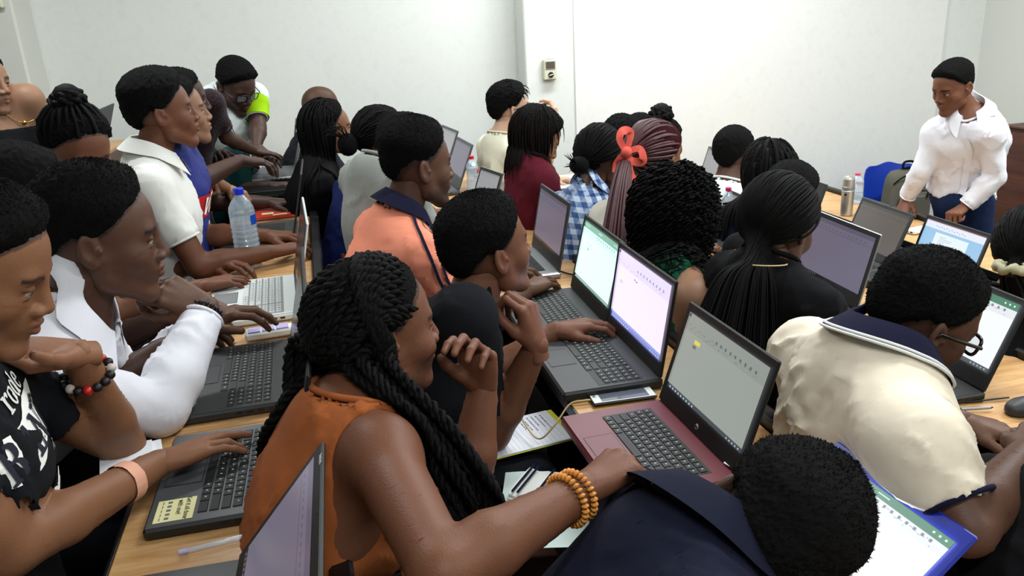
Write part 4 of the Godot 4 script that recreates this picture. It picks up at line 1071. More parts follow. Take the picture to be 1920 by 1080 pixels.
	b = Mb.new(); b.tube(PackedVector3Array([h0 + Vector3(0.004, 0, -w * 0.40), h0 + Vector3(0.004, 0, w * 0.40)]), 0.0075, 10); obj("hinge", b, mat(o.get("hinge", o.get("body", "plastic_black"))), t)
	if o.get("caps", false):
		for s in [-1.0, 1.0]:
			b = Mb.new(); b.tube(PackedVector3Array([h0 + Vector3(0.003, 0.001, s * w * 0.40), h0 + Vector3(0.003, 0.001, s * w * 0.34)]), 0.0085, 10); obj("hinge_cap", b, mat("plastic_silver"), t)
	b = Mb.new(); b.tube(PackedVector3Array([h0 + ld * (lh - 0.008) + n * 0.0042, h0 + ld * (lh - 0.008) + n * 0.0052]), 0.0022, 8); obj("webcam", b, mat("dial"), lid)
	if o.has("logo"):
		var lc := h0 + ld * 0.017 + n * 0.0046
		b = Mb.new(); b.tube(PackedVector3Array([lc, lc + n * 0.0007]), 0.0062, 16); obj("logo_disc", b, mat("key_glint"), lid)
		var tx := word(o.logo, 0.009, mat("dial"), lid, "logo"); tx.transform = Transform3D(lb, lc + n * 0.001)
	if o.has("mark"):
		var tx := word(o.mark, 0.008, mat("key_glint"), lid, "maker_mark"); tx.transform = Transform3D(lb, h0 + ld * o.get("marky", 0.012) + n * 0.0048 + Vector3(0, 0, o.get("markz", 0.0)))
	# ports along the user's right side
	b = Mb.new()
	for e in 4: b.box(T(Vector3(d - 0.05 - e * 0.022, th * 0.5, w * 0.5 + 0.0004)), Vector3(0.013, 0.005, 0.001))
	obj("port", b, mat("dial"), base)
	return t

func word(txt: String, size: float, m: Material, parent: Node, called := "lettering", serif := false, bold := true) -> MeshInstance3D:
	var tm := TextMesh.new()
	tm.text = txt; tm.font_size = 32; tm.pixel_size = size / 32.0; tm.depth = 0.0006
	var f := SystemFont.new(); f.font_names = PackedStringArray(["Droid Serif" if serif else "Droid Sans"]); f.font_weight = 700 if bold else 400
	tm.font = f
	var o := MeshInstance3D.new(); o.mesh = tm; o.material_override = m; o.name = called
	parent.add_child(o, true)
	return o

# ------------------------------------------------------------ small things
func bottle(at: Vector3, hgt: float, r: float, cap: String, label_mat: String, label: String, water := 0.8, txt := "") -> void:
	var t := thing("water_bottle", label, "bottle", at, 0.6)
	var prof := [Vector2(0.0, 0.004), Vector2(r * 0.7, 0.0), Vector2(r * 0.93, 0.006), Vector2(r, 0.02)]
	var ribs := 7
	for k in ribs:
		var y0 := 0.03 + hgt * 0.44 * k / ribs
		prof.append_array([Vector2(r, y0), Vector2(r * 0.95, y0 + hgt * 0.018), Vector2(r, y0 + hgt * 0.038)])
	prof.append_array([Vector2(r, hgt * 0.53), Vector2(r * 0.985, hgt * 0.54), Vector2(r * 0.985, hgt * 0.70), Vector2(r, hgt * 0.71), Vector2(r * 0.93, hgt * 0.77), Vector2(r * 0.70, hgt * 0.84), Vector2(r * 0.46, hgt * 0.89), Vector2(r * 0.34, hgt * 0.915), Vector2(r * 0.34, hgt * 0.94)])
	var b := Mb.new(); b.lathe(Transform3D.IDENTITY, prof, 24); obj("shell", b, mat("pet"), t)
	b = Mb.new(); b.lathe(Transform3D.IDENTITY, [Vector2(0, 0.006), Vector2(r * 0.9, 0.008), Vector2(r * 0.92, hgt * water), Vector2(0, hgt * water)], 24); obj("water", b, mat("water"), t)
	b = Mb.new(); b.lathe(Transform3D.IDENTITY, [Vector2(0, hgt * 0.925), Vector2(r * 0.40, hgt * 0.925), Vector2(r * 0.41, hgt * 0.99), Vector2(r * 0.37, hgt), Vector2(0, hgt)], 20); obj("cap", b, mat(cap), t)
	var rows := []
	for a in 2:
		var row := PackedVector3Array()
		for k in 13:
			var th := lerpf(-1.0, 1.0, k / 12.0) + 1.1
			row.append(Vector3(sin(th) * r * 1.005, hgt * (0.67 if a == 0 else 0.555), cos(th) * r * 1.005))
		rows.append(row)
	b = Mb.new(); b.sheet([rows[1], rows[0]]); 
	var lb := obj("label", b, mat(label_mat), t)
	if txt:
		var d := Vector3(sin(0.8), 0, cos(0.8))
		var bb := look(d)
		var tx := word(txt, hgt * 0.055, mat("white_print"), lb)
		tx.transform = Transform3D(Basis(bb.y, -bb.x, bb.z), Vector3(0, hgt * 0.61, 0) + d * r * 1.02)

func cable(pts: Array, r: float, m: String, label: String, called := "cable") -> void:
	var b := Mb.new(); b.tube(smooth(pts, 8), r, 6)
	var o := obj(called, b, mat(m)); tag(o, label, "cable")

func pen(a: Vector3, z: Vector3, body: String, cap: String, label: String) -> void:
	var t := thing("pen", label, "pen", a)
	var d := (z - a)
	var l := d.length(); d = d.normalized()
	var b := Mb.new(); b.tube(PackedVector3Array([d * 0.012, d * l * 0.93]), 0.0042, 8); obj("barrel", b, mat(body), t)
	b = Mb.new(); b.tube(PackedVector3Array([Vector3.ZERO, d * 0.014]), 0.0046, 8); obj("end_plug", b, mat(cap), t)
	b = Mb.new(); b.tube(PackedVector3Array([d * l * 0.93, d * l]), [0.004, 0.0008], 8); obj("tip", b, mat(cap), t)

func objects() -> void:
	# laptops of the left row, from the camera to the wall
	laptop({"label": "black laptop at the bottom left, nearest the camera, its screen seen edge-on", "at": Vector3(-0.42, 0.75, -0.93), "turn": 2.0, "d": 0.235, "w": 0.36, "open": 130.0, "screen": "dim_lilac", "mark": "Switch", "marky": 0.222, "markz": -0.13, "brow": 0.02, "lh": 0.225})
	var a := laptop({"label": "grey laptop with a cream sticker beside its black keys", "at": Vector3(-0.345, 0.75, -1.385), "turn": 0.9, "d": 0.243, "w": 0.325, "open": 104.0, "body": "plastic_black", "deck": "plastic_grey", "keys": "key_black", "well": false, "pad": "plastic_grey", "each": true, "screen": "dark", "numpad": false})
	sticker(a)
	laptop({"label": "dark grey laptop with silver hinge ends by the white shirt elbow", "at": Vector3(-0.36, 0.75, -1.816), "turn": -0.7, "d": 0.25, "w": 0.378, "open": 104.0, "body": "plastic_dark", "keys": "key_black", "wellmat": "plastic_dark", "each": true, "screen": "dark", "caps": true})
	laptop({"label": "white laptop with white keys in the left row in front of the clear bottle", "at": Vector3(-0.361, 0.75, -2.383), "turn": -1.7, "d": 0.26, "w": 0.378, "open": 103.0, "body": "plastic_white", "keys": "key_white", "wellmat": "plastic_silver", "pad": "plastic_silver", "each": true, "screen": "dark", "bezel": "plastic_black"})
	laptop({"label": "dark grey laptop behind the clear water bottle with the blue cap", "at": Vector3(-0.371, 0.75, -3.19), "turn": 1.2, "d": 0.26, "w": 0.36, "open": 104.0, "body": "plastic_dark", "keys": "key_black", "caps": true, "screen": "dark"})
	laptop({"label": "small silver laptop lying on a black laptop bag in the left row", "at": Vector3(-0.33, 0.80, -4.32), "turn": 0.0, "d": 0.22, "w": 0.34, "th": 0.016, "open": 108.0, "body": "plastic_silver", "deck": "plastic_grey", "keys": "key_grey", "screen": "dark", "lh": 0.2})
	laptop({"label": "slim silver laptop under two hands at the far end of the left row", "at": Vector3(-0.37, 0.75, -4.98), "turn": 0.0, "d": 0.24, "w": 0.34, "th": 0.015, "open": 102.0, "body": "plastic_silver", "keys": "key_grey", "screen": "dark", "lid": "plastic_dark"})
	laptop({"label": "dark laptop on the raised desk behind the left row", "at": Vector3(-1.30, 0.95, -4.5), "turn": 0.0, "d": 0.24, "w": 0.34, "open": 110.0, "body": "plastic_dark", "screen": "dark"})
	# second row
	laptop({"label": "blue laptop with a white spreadsheet in front of the man in the navy polo", "at": Vector3(0.475, 0.66, -0.89), "turn": -4.0, "d": 0.2, "w": 0.29, "open": 140.0, "body": "plastic_blue", "bezel": "plastic_blue", "screen": "sheet_white", "brow": 0.024, "glow": 0.06, "numpad": false})
	a = laptop({"label": "maroon laptop with black keys and a grey spreadsheet under the girl's hand", "at": Vector3(0.455, 0.66, -1.356), "turn": -1.0, "d": 0.245, "w": 0.352, "open": 108.0, "body": "plastic_maroon", "keys": "key_black", "pad": "plastic_maroon", "well": true, "wellmat": "plastic_black", "each": true, "lid": "plastic_black", "hinge": "plastic_black", "screen": "sheet_grey", "numpad": false, "logo": "hp", "brow": 0.02, "glow": 0.02})
	tab_sticker(a)
	laptop({"label": "black laptop with a pale lilac document on screen behind the phone", "at": Vector3(0.492, 0.66, -1.813), "turn": 0.8, "d": 0.25, "w": 0.375, "th": 0.026, "open": 99.0, "body": "plastic_black", "deck": "plastic_dark", "keys": "key_black", "pad": "plastic_dark", "each": true, "screen": "doc_lilac", "glow": 0.06, "tint": Color(0.9, 0.87, 1)})
	laptop({"label": "dark grey laptop showing a green-topped spreadsheet on a mint screen", "at": Vector3(0.50, 0.66, -2.189), "turn": 1.7, "d": 0.25, "w": 0.36, "open": 103.0, "body": "plastic_dark", "keys": "key_black", "pad": "plastic_dark", "each": true, "screen": "sheet_green", "glow": 0.05, "tint": Color(0.85, 1, 0.96), "bezel": "plastic_black"})
	laptop({"label": "silver laptop with black keys and a dull lilac screen in the second row", "at": Vector3(0.518, 0.66, -2.706), "turn": 0.4, "d": 0.25, "w": 0.36, "open": 101.0, "body": "plastic_silver", "keys": "key_black", "lid": "plastic_grey", "screen": "dim_lilac", "bezel": "plastic_dark"})
	laptop({"label": "grey tablet laptop with a pale screen behind the red-capped bottle", "at": Vector3(0.532, 0.66, -3.547), "turn": -12.0, "d": 0.19, "w": 0.24, "open": 111.0, "body": "plastic_silver", "keys": "key_grey", "screen": "idle", "bezel": "plastic_dark", "numpad": false, "kw": 0.215})
	laptop({"label": "grey laptop left of the red-capped bottle with a dull screen", "at": Vector3(0.44, 0.66, -4.20), "turn": -3.0, "d": 0.25, "w": 0.34, "open": 112.0, "body": "plastic_grey", "keys": "key_black", "screen": "dim_lilac", "bezel": "plastic_grey"})
	laptop({"label": "grey laptop farthest along the second row with a pale blank screen", "at": Vector3(0.46, 0.66, -4.74), "turn": -6.0, "d": 0.25, "w": 0.34, "open": 112.0, "body": "plastic_grey", "keys": "key_black", "screen": "idle", "bezel": "plastic_grey"})
	# third row
	laptop({"label": "black laptop with a white spreadsheet in front of the man in the cream polo", "at": Vector3(1.28, 0.57, -1.65), "turn": 2.0, "d": 0.25, "w": 0.36, "open": 112.0, "body": "plastic_black", "keys": "key_black", "each": false, "screen": "sheet_white", "glow": 0.05})
	laptop({"label": "black laptop with a pale metal edge beside the woman with tied fine braids", "at": Vector3(1.346, 0.57, -2.244), "turn": 2.0, "d": 0.255, "w": 0.378, "open": 104.0, "body": "plastic_black", "keys": "key_black", "lid": "plastic_silver", "screen": "dim_lilac"})
	laptop({"label": "laptop with a grey edge behind the pink-capped bottle and the curly-haired woman", "at": Vector3(1.38, 0.57, -3.0), "turn": 2.0, "d": 0.24, "w": 0.34, "lh": 0.20, "open": 128.0, "body": "plastic_dark", "keys": "key_black", "lid": "plastic_silver", "screen": "idle"})
	laptop({"label": "black laptop at the right edge of the picture by the dark-sleeved arm", "at": Vector3(1.345, 0.57, -1.13), "turn": 2.0, "d": 0.25, "w": 0.36, "open": 115.0, "body": "plastic_black", "keys": "key_black", "screen": "dark"})
	var wl := thing("laptop", "closed white laptop lying flat behind the woman in maroon", "laptop", Vector3(1.40, 0.575, -4.42), 0.1)
	var b := Mb.new(); b.box(T(Vector3(0, 0.008, 0)), Vector3(0.24, 0.010, 0.34), 0.004); obj("base", b, mat("plastic_silver"), wl)
	b = Mb.new(); b.box(T(Vector3(0, 0.017, 0)), Vector3(0.24, 0.007, 0.34), 0.003); obj("lid", b, mat("plastic_white"), wl)
	# row before the teacher
	laptop({"label": "black laptop showing a white page on blue in front of the teacher", "at": Vector3(2.21, 0.365, -2.70), "turn": 2.1, "d": 0.25, "w": 0.37, "open": 108.0, "body": "plastic_black", "keys": "key_black", "screen": "page_blue", "bezel": "plastic_black", "glow": 0.04})
	laptop({"label": "grey laptop with a dull grey screen between the steel flask and the teacher's hand", "at": Vector3(2.152, 0.365, -3.094), "turn": 3.2, "d": 0.255, "w": 0.38, "open": 112.0, "body": "plastic_dark", "keys": "key_black", "screen": "dim_grey", "bezel": "plastic_dark"})
	laptop({"label": "dark laptop left of the steel flask on the desk before the teacher", "at": Vector3(2.25, 0.365, -3.787), "turn": 2.0, "d": 0.24, "w": 0.34, "open": 108.0, "body": "plastic_dark", "screen": "dark"})
	laptop({"label": "grey laptop in front of the young man in the white tee", "at": Vector3(2.25, 0.365, -4.80), "turn": 2.0, "d": 0.25, "w": 0.36, "open": 108.0, "body": "plastic_grey", "screen": "idle", "bezel": "plastic_grey"})
	# bottles and flask
	bottle(Vector3(-0.266, 0.75, -2.80), 0.275, 0.043, "cap_blue", "label_blue", "large clear water bottle with a blue cap and blue label", 0.62)
	bottle(Vector3(0.76, 0.66, -4.0), 0.20, 0.031, "cap_red", "label_red", "small water bottle with a red cap and red label", 0.7, "BELAQUA")
	bottle(Vector3(1.715, 0.57, -3.12), 0.20, 0.031, "cap_pink", "label_pink", "water bottle with a pink cap beside the curly-haired woman", 0.6)
	bottle(Vector3(3.08, 0.36, -4.08), 0.18, 0.038, "label_pink", "label_pink", "small pink-labelled bottle in front of the backpack", 0.0)
	var f := thing("flask", "brushed steel vacuum flask with a rounded lid beside the dark laptop", "flask", Vector3(2.86, 0.36, -3.86))
	b = Mb.new(); b.lathe(Transform3D.IDENTITY, [Vector2(0, 0), Vector2(0.031, 0), Vector2(0.033, 0.003), Vector2(0.033, 0.138), Vector2(0.031, 0.143), Vector2(0.0, 0.143)], 28); obj("body", b, mat("steel"), f)
	b = Mb.new(); b.lathe(Transform3D.IDENTITY, [Vector2(0.031, 0.143), Vector2(0.034, 0.145), Vector2(0.034, 0.163), Vector2(0.031, 0.166)], 28); obj("collar", b, mat("plastic_silver"), f)
	b = Mb.new(); b.lathe(Transform3D.IDENTITY, [Vector2(0.030, 0.166), Vector2(0.032, 0.168), Vector2(0.031, 0.205), Vector2(0.027, 0.217), Vector2(0.016, 0.222), Vector2(0, 0.223)], 28); obj("lid", b, mat("steel"), f)
	b = Mb.new(); b.box(T(Vector3(-0.028, 0.122, 0.019), look(Vector3(-0.8, 0, 0.6))), Vector3(0.012, 0.012, 0.003), 0.001); obj("badge", b, mat("dial"), f)
	# phone and its charging lead
	var ph := thing("phone", "white smartphone lying between the maroon and the black laptop", "phone", Vector3(0.628, 0.662, -1.618), deg_to_rad(-3))
	b = Mb.new(); b.box(T(Vector3(0, 0.004, 0)), Vector3(0.155, 0.008, 0.078), 0.003); obj("body", b, mat("plastic_black"), ph)
	b = Mb.new(); b.box(T(Vector3(0, 0.0082, 0)), Vector3(0.150, 0.001, 0.073), 0.0004); obj("front", b, mat("plastic_white"), ph)
	b = Mb.new(); b.box(T(Vector3(0.002, 0.0088, 0)), Vector3(0.115, 0.0006, 0.067)); obj("display", b, mat("phone_glass"), ph)
	b = Mb.new(); b.box(T(Vector3(-0.067, 0.0088, 0)), Vector3(0.006, 0.0008, 0.018), 0.0003); obj("button", b, mat("plastic_silver"), ph)
	cable([Vector3(0.55, 0.667, -1.612), Vector3(0.535, 0.668, -1.612), Vector3(0.50, 0.662, -1.615), Vector3(0.455, 0.62, -1.60), Vector3(0.42, 0.585, -1.62), Vector3(0.40, 0.60, -1.72), Vector3(0.385, 0.585, -1.80)], 0.0022, "cable_cream", "cream charging cable from the white phone to the notebook")
	# papers on laps
	book(Vector3(0.395, 0.556, -1.70), Vector3(0.235, 0.006, 0.165), deg_to_rad(8), "open white lined notebook with a yellow cover under the black tee man's elbow", "yellow_cover", true)
	book(Vector3(0.38, 0.546, -1.40), Vector3(0.20, 0.004, 0.27), deg_to_rad(-18), "pale green sheet of paper on the lap of the woman in orange", "paper_pale", false)
	folded_cloth(Vector3(0.365, 0.551, -1.455))
	pen(Vector3(0.405, 0.60, -2.02), Vector3(0.435, 0.615, -1.93), "cap_blue", "cap_blue", "blue pen held near the lap of the man in the black tee")
	pen(Vector3(-0.286, 0.756, -1.168), Vector3(-0.145, 0.756, -1.185), "pet", "lavender", "clear ballpoint pen lying on the wood in front of the sticker laptop")
	book(Vector3(1.475, 0.572, -2.72), Vector3(0.20, 0.003, 0.13), deg_to_rad(-14), "white sheet of paper beside the curly-haired woman's keyboard", "paper", false)
	book(Vector3(-0.215, 0.752, -3.60), Vector3(0.17, 0.012, 0.19), deg_to_rad(3), "red-orange glossy book next to the dark grey laptop in the left row", "red_cover", false)
	book(Vector3(-0.405, 0.772, -1.46), Vector3(0.10, 0.01, 0.13), deg_to_rad(12), "spiral notebook under the forearm of the young man in the printed tee", "paper", false)
	# black bag under the silver laptop
	var bg := thing("laptop_bag", "black laptop bag under the small silver laptop in the left row", "bag", Vector3(-0.25, 0.752, -4.18))
	b = Mb.new(); b.box(T(Vector3(0, 0.022, 0)), Vector3(0.27, 0.045, 0.60), 0.018); obj("body", b, mat("bag_black"), bg)
	b = Mb.new(); b.tube(smooth([Vector3(-0.05, 0.02, 0.30), Vector3(-0.04, 0.03, 0.335), Vector3(0.04, 0.03, 0.335), Vector3(0.05, 0.02, 0.30)], 5), 0.008, 8); obj("handle", b, mat("bag_black"), bg)
	b = Mb.new(); b.tube(PackedVector3Array([Vector3(-0.13, 0.045, 0.27), Vector3(0.13, 0.045, 0.27)]), 0.002, 6); obj("zip", b, mat("grey_rail"), bg)
	# headphones
	var hp := thing("headphones", "black headphones lying by the far laptop of the left row", "headphones", Vector3(-0.135, 0.75, -5.08))
	for s in [-1.0, 1.0]:
		b = Mb.new(); b.ball(TS(Vector3(0.0, 0.035, s * 0.03), Vector3(0.035, 0.037, 0.022)), 14); obj("ear_cup", b, mat("plastic_black"), hp)
	b = Mb.new()
	var arc := []
	for k in 9: arc.append(Vector3(0.05 * sin(PI * k / 8.0) + 0.01, 0.05 + 0.012 * sin(PI * k / 8.0), 0.035 * cos(PI * k / 8.0)))
	b.tube(smooth(arc, 3), 0.006, 8); obj("headband", b, mat("plastic_black"), hp)
	# power strip with lilac sockets
	var ps := thing("power_strip", "lilac and white power strip behind the dark grey laptop", "power strip", Vector3(-0.165, 0.752, -2.09), deg_to_rad(4))
	b = Mb.new(); b.box(T(Vector3(0, 0.012, 0)), Vector3(0.15, 0.022, 0.045), 0.006); obj("body", b, mat("plastic_white"), ps)
	for k in 3:
		b = Mb.new(); b.box(T(Vector3(-0.05 + k * 0.036, 0.024, 0)), Vector3(0.031, 0.004, 0.036), 0.001); obj("socket", b, mat("lavender"), ps)
	# right-hand desk clutter
	var ms := thing("mouse", "black computer mouse on the wood beside the cream polo man's laptop", "mouse", Vector3(1.56, 0.57, -1.385))
	b = Mb.new(); b.ball(TS(Vector3(0, 0.012, 0), Vector3(0.052, 0.026, 0.031)), 14); obj("shell", b, mat("plastic_dark"), ms)
	b = Mb.new(); b.ball(TS(Vector3(0.028, 0.03, 0), Vector3(0.008, 0.008, 0.004)), 8); obj("wheel", b, mat("dial"), ms)
	pen(Vector3(1.41, 0.578, -1.435), Vector3(1.50, 0.578, -1.415), "plastic_silver", "dial", "silver pen by the hand of the man in the cream polo")
	var pb := thing("power_bank", "white power bank lying behind the grey laptop on the desk before the teacher", "power bank", Vector3(2.95, 0.36, -3.40), 0.2)
	b = Mb.new(); b.box(T(Vector3(0, 0.012, 0)), Vector3(0.12, 0.022, 0.06), 0.006); obj("body", b, mat("plastic_white"), pb)
	b = Mb.new()
	for k in 2: b.box(T(Vector3(-0.061, 0.012, -0.012 + k * 0.024)), Vector3(0.002, 0.006, 0.013))
	obj("port", b, mat("dial"), pb)
	cable([Vector3(0.72, 0.665, -2.53), Vector3(0.76, 0.668, -2.60), Vector3(0.80, 0.664, -2.55), Vector3(0.84, 0.668, -2.47), Vector3(0.80, 0.664, -2.42)], 0.003, "cable_black", "black cable coiled beside the green spreadsheet laptop")
	cable([Vector3(1.58, 0.574, -1.45), Vector3(1.54, 0.574, -1.455), Vector3(1.49, 0.574, -1.46), Vector3(1.45, 0.575, -1.47)], 0.002, "cable_black", "thin black lead of the mouse by the cream polo man's laptop")
	book(Vector3(0.56, 0.664, -2.52), Vector3(0.10, 0.003, 0.07), deg_to_rad(10), "small white slip of paper behind the chin of the man in the black tee", "paper", false)
	backpack(Vector3(3.86, 0.02, -4.55))
	thermostat(Vector3(1.557, 1.17, -5.27))
	var so := thing("wall_socket", "cream socket box high on the left wall pier", "socket", Vector3(-1.60, 1.76, -5.17))
	b = Mb.new(); b.box(T(Vector3(0, 0, 0.02)), Vector3(0.13, 0.13, 0.04), 0.006); obj("box", b, mat("cream_plastic"), so)
	b = Mb.new(); b.box(T(Vector3(0, 0, 0.042)), Vector3(0.10, 0.10, 0.005), 0.002); obj("plate", b, mat("plastic_white"), so)

func sticker(lp: Node3D) -> void:
	var s := Node3D.new(); s.name = "sticker"; lp.add_child(s)
	s.position = Vector3(0.045, 0.0225, 0.115)
	var b := Mb.new(); b.box(T(Vector3(0.0, 0, 0)), Vector3(0.062, 0.0004, 0.066), 0.0001); obj("plate", b, mat("sticker"), s)
	s.set_meta("label", "cream sticker with small print")
	var flat := Basis(Vector3(0, 0, 1), Vector3(1, 0, 0), Vector3(0, 1, 0))
	var q := word("Get it all done", 0.0105, mat("sticker_ink"), s, "lettering", false, false); q.transform = Transform3D(flat, Vector3(0.019, 0.0004, 0.0))
	q = word("with one!", 0.0105, mat("sticker_ink"), s, "lettering", false, false); q.transform = Transform3D(flat, Vector3(0.006, 0.0004, -0.006))
	b = Mb.new()
	for k in 5:
		b.box(T(Vector3(-0.011, 0.0004, -0.024 + k * 0.012)), Vector3(0.007, 0.0003, 0.006)); b.box(T(Vector3(-0.022, 0.0004, -0.024 + k * 0.012)), Vector3(0.0015, 0.0003, 0.008))
	obj("icons", b, mat("key_grey"), s)

func tab_sticker(lp: Node3D) -> void:
	var b := Mb.new()
	b.box(T(Vector3(0.243, 0.030, 0.115), Basis(Vector3.BACK, 0.4)), Vector3(0.006, 0.0006, 0.016)); b.box(T(Vector3(0.240, 0.030, 0.140), Basis(Vector3.BACK, 0.4) * Basis(Vector3.UP, 0.2)), Vector3(0.009, 0.0006, 0.034))
	obj("tag_sticker", b, mat("white_print"), lp).set_meta("label", "torn white paper tag on the hinge")

func book(at: Vector3, s: Vector3, turn: float, label: String, cover: String, lined: bool) -> void:
	var t := thing("notebook" if s.y > 0.005 else "paper_sheet", label, "notebook" if s.y > 0.005 else "paper", at, turn)
	var b := Mb.new()
	if s.y <= 0.005:
		var rows := []
		for a in 7:
			var row := PackedVector3Array()
			for k in 7: row.append(Vector3((a / 6.0 - 0.5) * s.x, 0.002 + 0.003 * sin(a * 0.9) * cos(k * 0.7), (k / 6.0 - 0.5) * s.z))
			row.reverse()
			rows.append(row)
		rows.reverse()
		obj("sheet", thick(rows, Vector3(0, -0.0008, 0)), mat(cover), t)
		return
	b.box(T(Vector3(0.006, s.y * 0.2, 0)), Vector3(s.x, s.y * 0.4, s.z), 0.0008); obj("cover", b, mat(cover), t)
	b = Mb.new(); b.box(T(Vector3(-0.006, s.y * 0.7, 0.002)), Vector3(s.x - 0.008, s.y * 0.6, s.z - 0.006), 0.0006); var pg := obj("pages", b, mat("paper" if cover != "red_cover" else "red_cover"), t)
	if lined:
		b = Mb.new()
		for k in 18: b.box(T(Vector3(-s.x * 0.46 + k * s.x * 0.05, s.y + 0.0002, 0.002)), Vector3(0.0006, 0.0002, s.z - 0.02))
		obj("ruled_lines", b, mat("lavender"), pg, true)
		b = Mb.new()
		var rs := RandomNumberGenerator.new(); rs.seed = 5
		for k in 6:
			var z := -s.z * 0.35
			while z < -s.z * 0.35 + 0.05 + 0.01 * (k % 3):
				var l := rs.randf_range(0.003, 0.008); b.box(T(Vector3(s.x * 0.1 + k * s.x * 0.05, s.y + 0.0003, z)), Vector3(0.0025, 0.0002, l)); z += l + 0.003
		obj("handwriting", b, mat("ink"), pg, true)
	elif cover == "red_cover":
		b = Mb.new()
		b.box(T(Vector3(-0.02, s.y + 0.0004, 0.03)), Vector3(0.05, 0.0004, 0.03)); b.box(T(Vector3(0.03, s.y + 0.0004, 0.07)), Vector3(0.06, 0.0004, 0.02)); obj("cover_print", b, mat("sticker"), t)

func folded_cloth(at: Vector3) -> void:
	var t := thing("striped_cloth", "folded white cloth with dark stripes on the pale sheet", "cloth", at, deg_to_rad(50))
	for k in 3:
		var rows := []; var sr := [[], [], []]
		for a in 9:
			var row := PackedVector3Array()
			for q in 7: row.append(Vector3((a / 8.0 - 0.5) * (0.13 - 0.01 * k), 0.008 + k * 0.009 + 0.003 * sin(q * 1.4 + k) + 0.004 * pow(absf(a / 4.0 - 1.0), 3.0) * -1.0, (q / 6.0 - 0.5) * (0.075 - 0.004 * k)))
			row.reverse(); rows.append(row)
		rows.reverse()
		obj("layer", thick(rows, Vector3(0, -0.005, 0)), mat("white_trim"), t)
	for z in [-0.024, -0.012, 0.026]:
		var b := Mb.new(); b.box(T(Vector3(0.0, 0.0325, z)), Vector3(0.112, 0.004, 0.005), 0.001); obj("stripe", b, mat("navy_collar"), t)

func backpack(at: Vector3) -> void:
	var t := thing("backpack", "grey-brown backpack with black trim on the blue chair", "backpack", at, deg_to_rad(-97))
	var b := Mb.new()
	var rows := []
	for a in 15:
		var v := a / 14.0
		var row := PackedVector3Array()
		var w := 0.165 * pow(maxf(1.0 - pow(absf(v * 2.0 - 1.0), 5.0), 0.0), 0.35) * lerpf(1.0, 0.9, v)
		var d := 0.09 * pow(maxf(1.0 - pow(absf(v * 2.0 - 1.0), 4.0), 0.0), 0.4) * lerpf(1.1, 0.75, v)
		for k in 25:
			var th := -TAU * k / 24.0
			var cx := cos(th); var sx := sin(th)
			row.append(Vector3(signf(cx) * pow(absf(cx), 0.6) * d - 0.05, v * 0.40, signf(sx) * pow(absf(sx), 0.6) * w))
		rows.append(row)
	rows.reverse()
	b.sheet(rows); obj("body", b, mat("bag_grey"), t)
	b = Mb.new(); b.box(T(Vector3(0.055, 0.14, 0)), Vector3(0.06, 0.20, 0.22), 0.025); obj("pocket", b, mat("bag_grey"), t)
	b = Mb.new(); b.tube(smooth([Vector3(0.085, 0.255, -0.10), Vector3(0.088, 0.262, 0.0), Vector3(0.085, 0.255, 0.10)], 4), 0.004, 6); b.tube(smooth([Vector3(0.02, 0.30, -0.145), Vector3(0.045, 0.355, -0.09), Vector3(0.05, 0.365, 0.0), Vector3(0.045, 0.355, 0.09), Vector3(0.02, 0.30, 0.145)], 5), 0.005, 6); obj("zip", b, mat("bag_black"), t)
	b = Mb.new(); b.tube(PackedVector3Array([Vector3(0.09, 0.26, -0.06), Vector3(0.094, 0.215, -0.058)]), [0.003, 0.008], 6); obj("zip_pull", b, mat("bag_black"), t)
	b = Mb.new(); b.tube(smooth([Vector3(-0.06, 0.39, -0.04), Vector3(-0.06, 0.43, -0.03), Vector3(-0.06, 0.43, 0.03), Vector3(-0.06, 0.39, 0.04)], 5), 0.008, 8); obj("handle", b, mat("bag_black"), t)
	for s in [-1.0, 1.0]:
		b = Mb.new(); b.tube(smooth([Vector3(0.03, 0.03, s * 0.14), Vector3(0.08, 0.02, s * 0.17), Vector3(0.12, 0.012, s * 0.12)], 5), 0.011, 6, true, 0.4); obj("strap", b, mat("bag_black"), t)

func thermostat(at: Vector3) -> void:
	var t := thing("thermostat", "cream wall thermostat with a brown display and a black dial", "thermostat", at)
	var b := Mb.new(); b.box(T(Vector3(0, 0, 0.018)), Vector3(0.088, 0.135, 0.036), 0.007); obj("case", b, mat("cream_plastic"), t)
	b = Mb.new(); b.box(T(Vector3(0.002, 0.026, 0.037)), Vector3(0.066, 0.052, 0.003), 0.001); obj("display_frame", b, mat("plastic_silver"), t)
	b = Mb.new(); b.box(T(Vector3(0.002, 0.028, 0.039)), Vector3(0.058, 0.042, 0.002), 0.0006); obj("display", b, mat("lcd"), t)
	b = Mb.new(); b.lathe(T(Vector3(0.004, -0.034, 0.036), Basis(Vector3.RIGHT, PI / 2)), [Vector2(0.0185, 0), Vector2(0.0175, 0.009), Vector2(0, 0.010)], 24); obj("dial", b, mat("dial"), t)
	b = Mb.new(); b.box(T(Vector3(0.004, -0.034, 0.047), Basis(Vector3.BACK, 0.25)), Vector3(0.028, 0.005, 0.004), 0.001); obj("dial_mark", b, mat("white_print"), t)
	b = Mb.new()
	for k in 8:
		for s in [-1.0, 1.0]: b.box(T(Vector3(-0.028 + k * 0.008, s * 0.0675, 0.03)), Vector3(0.004, 0.002, 0.008))
	obj("vents", b, mat("dial"), t)

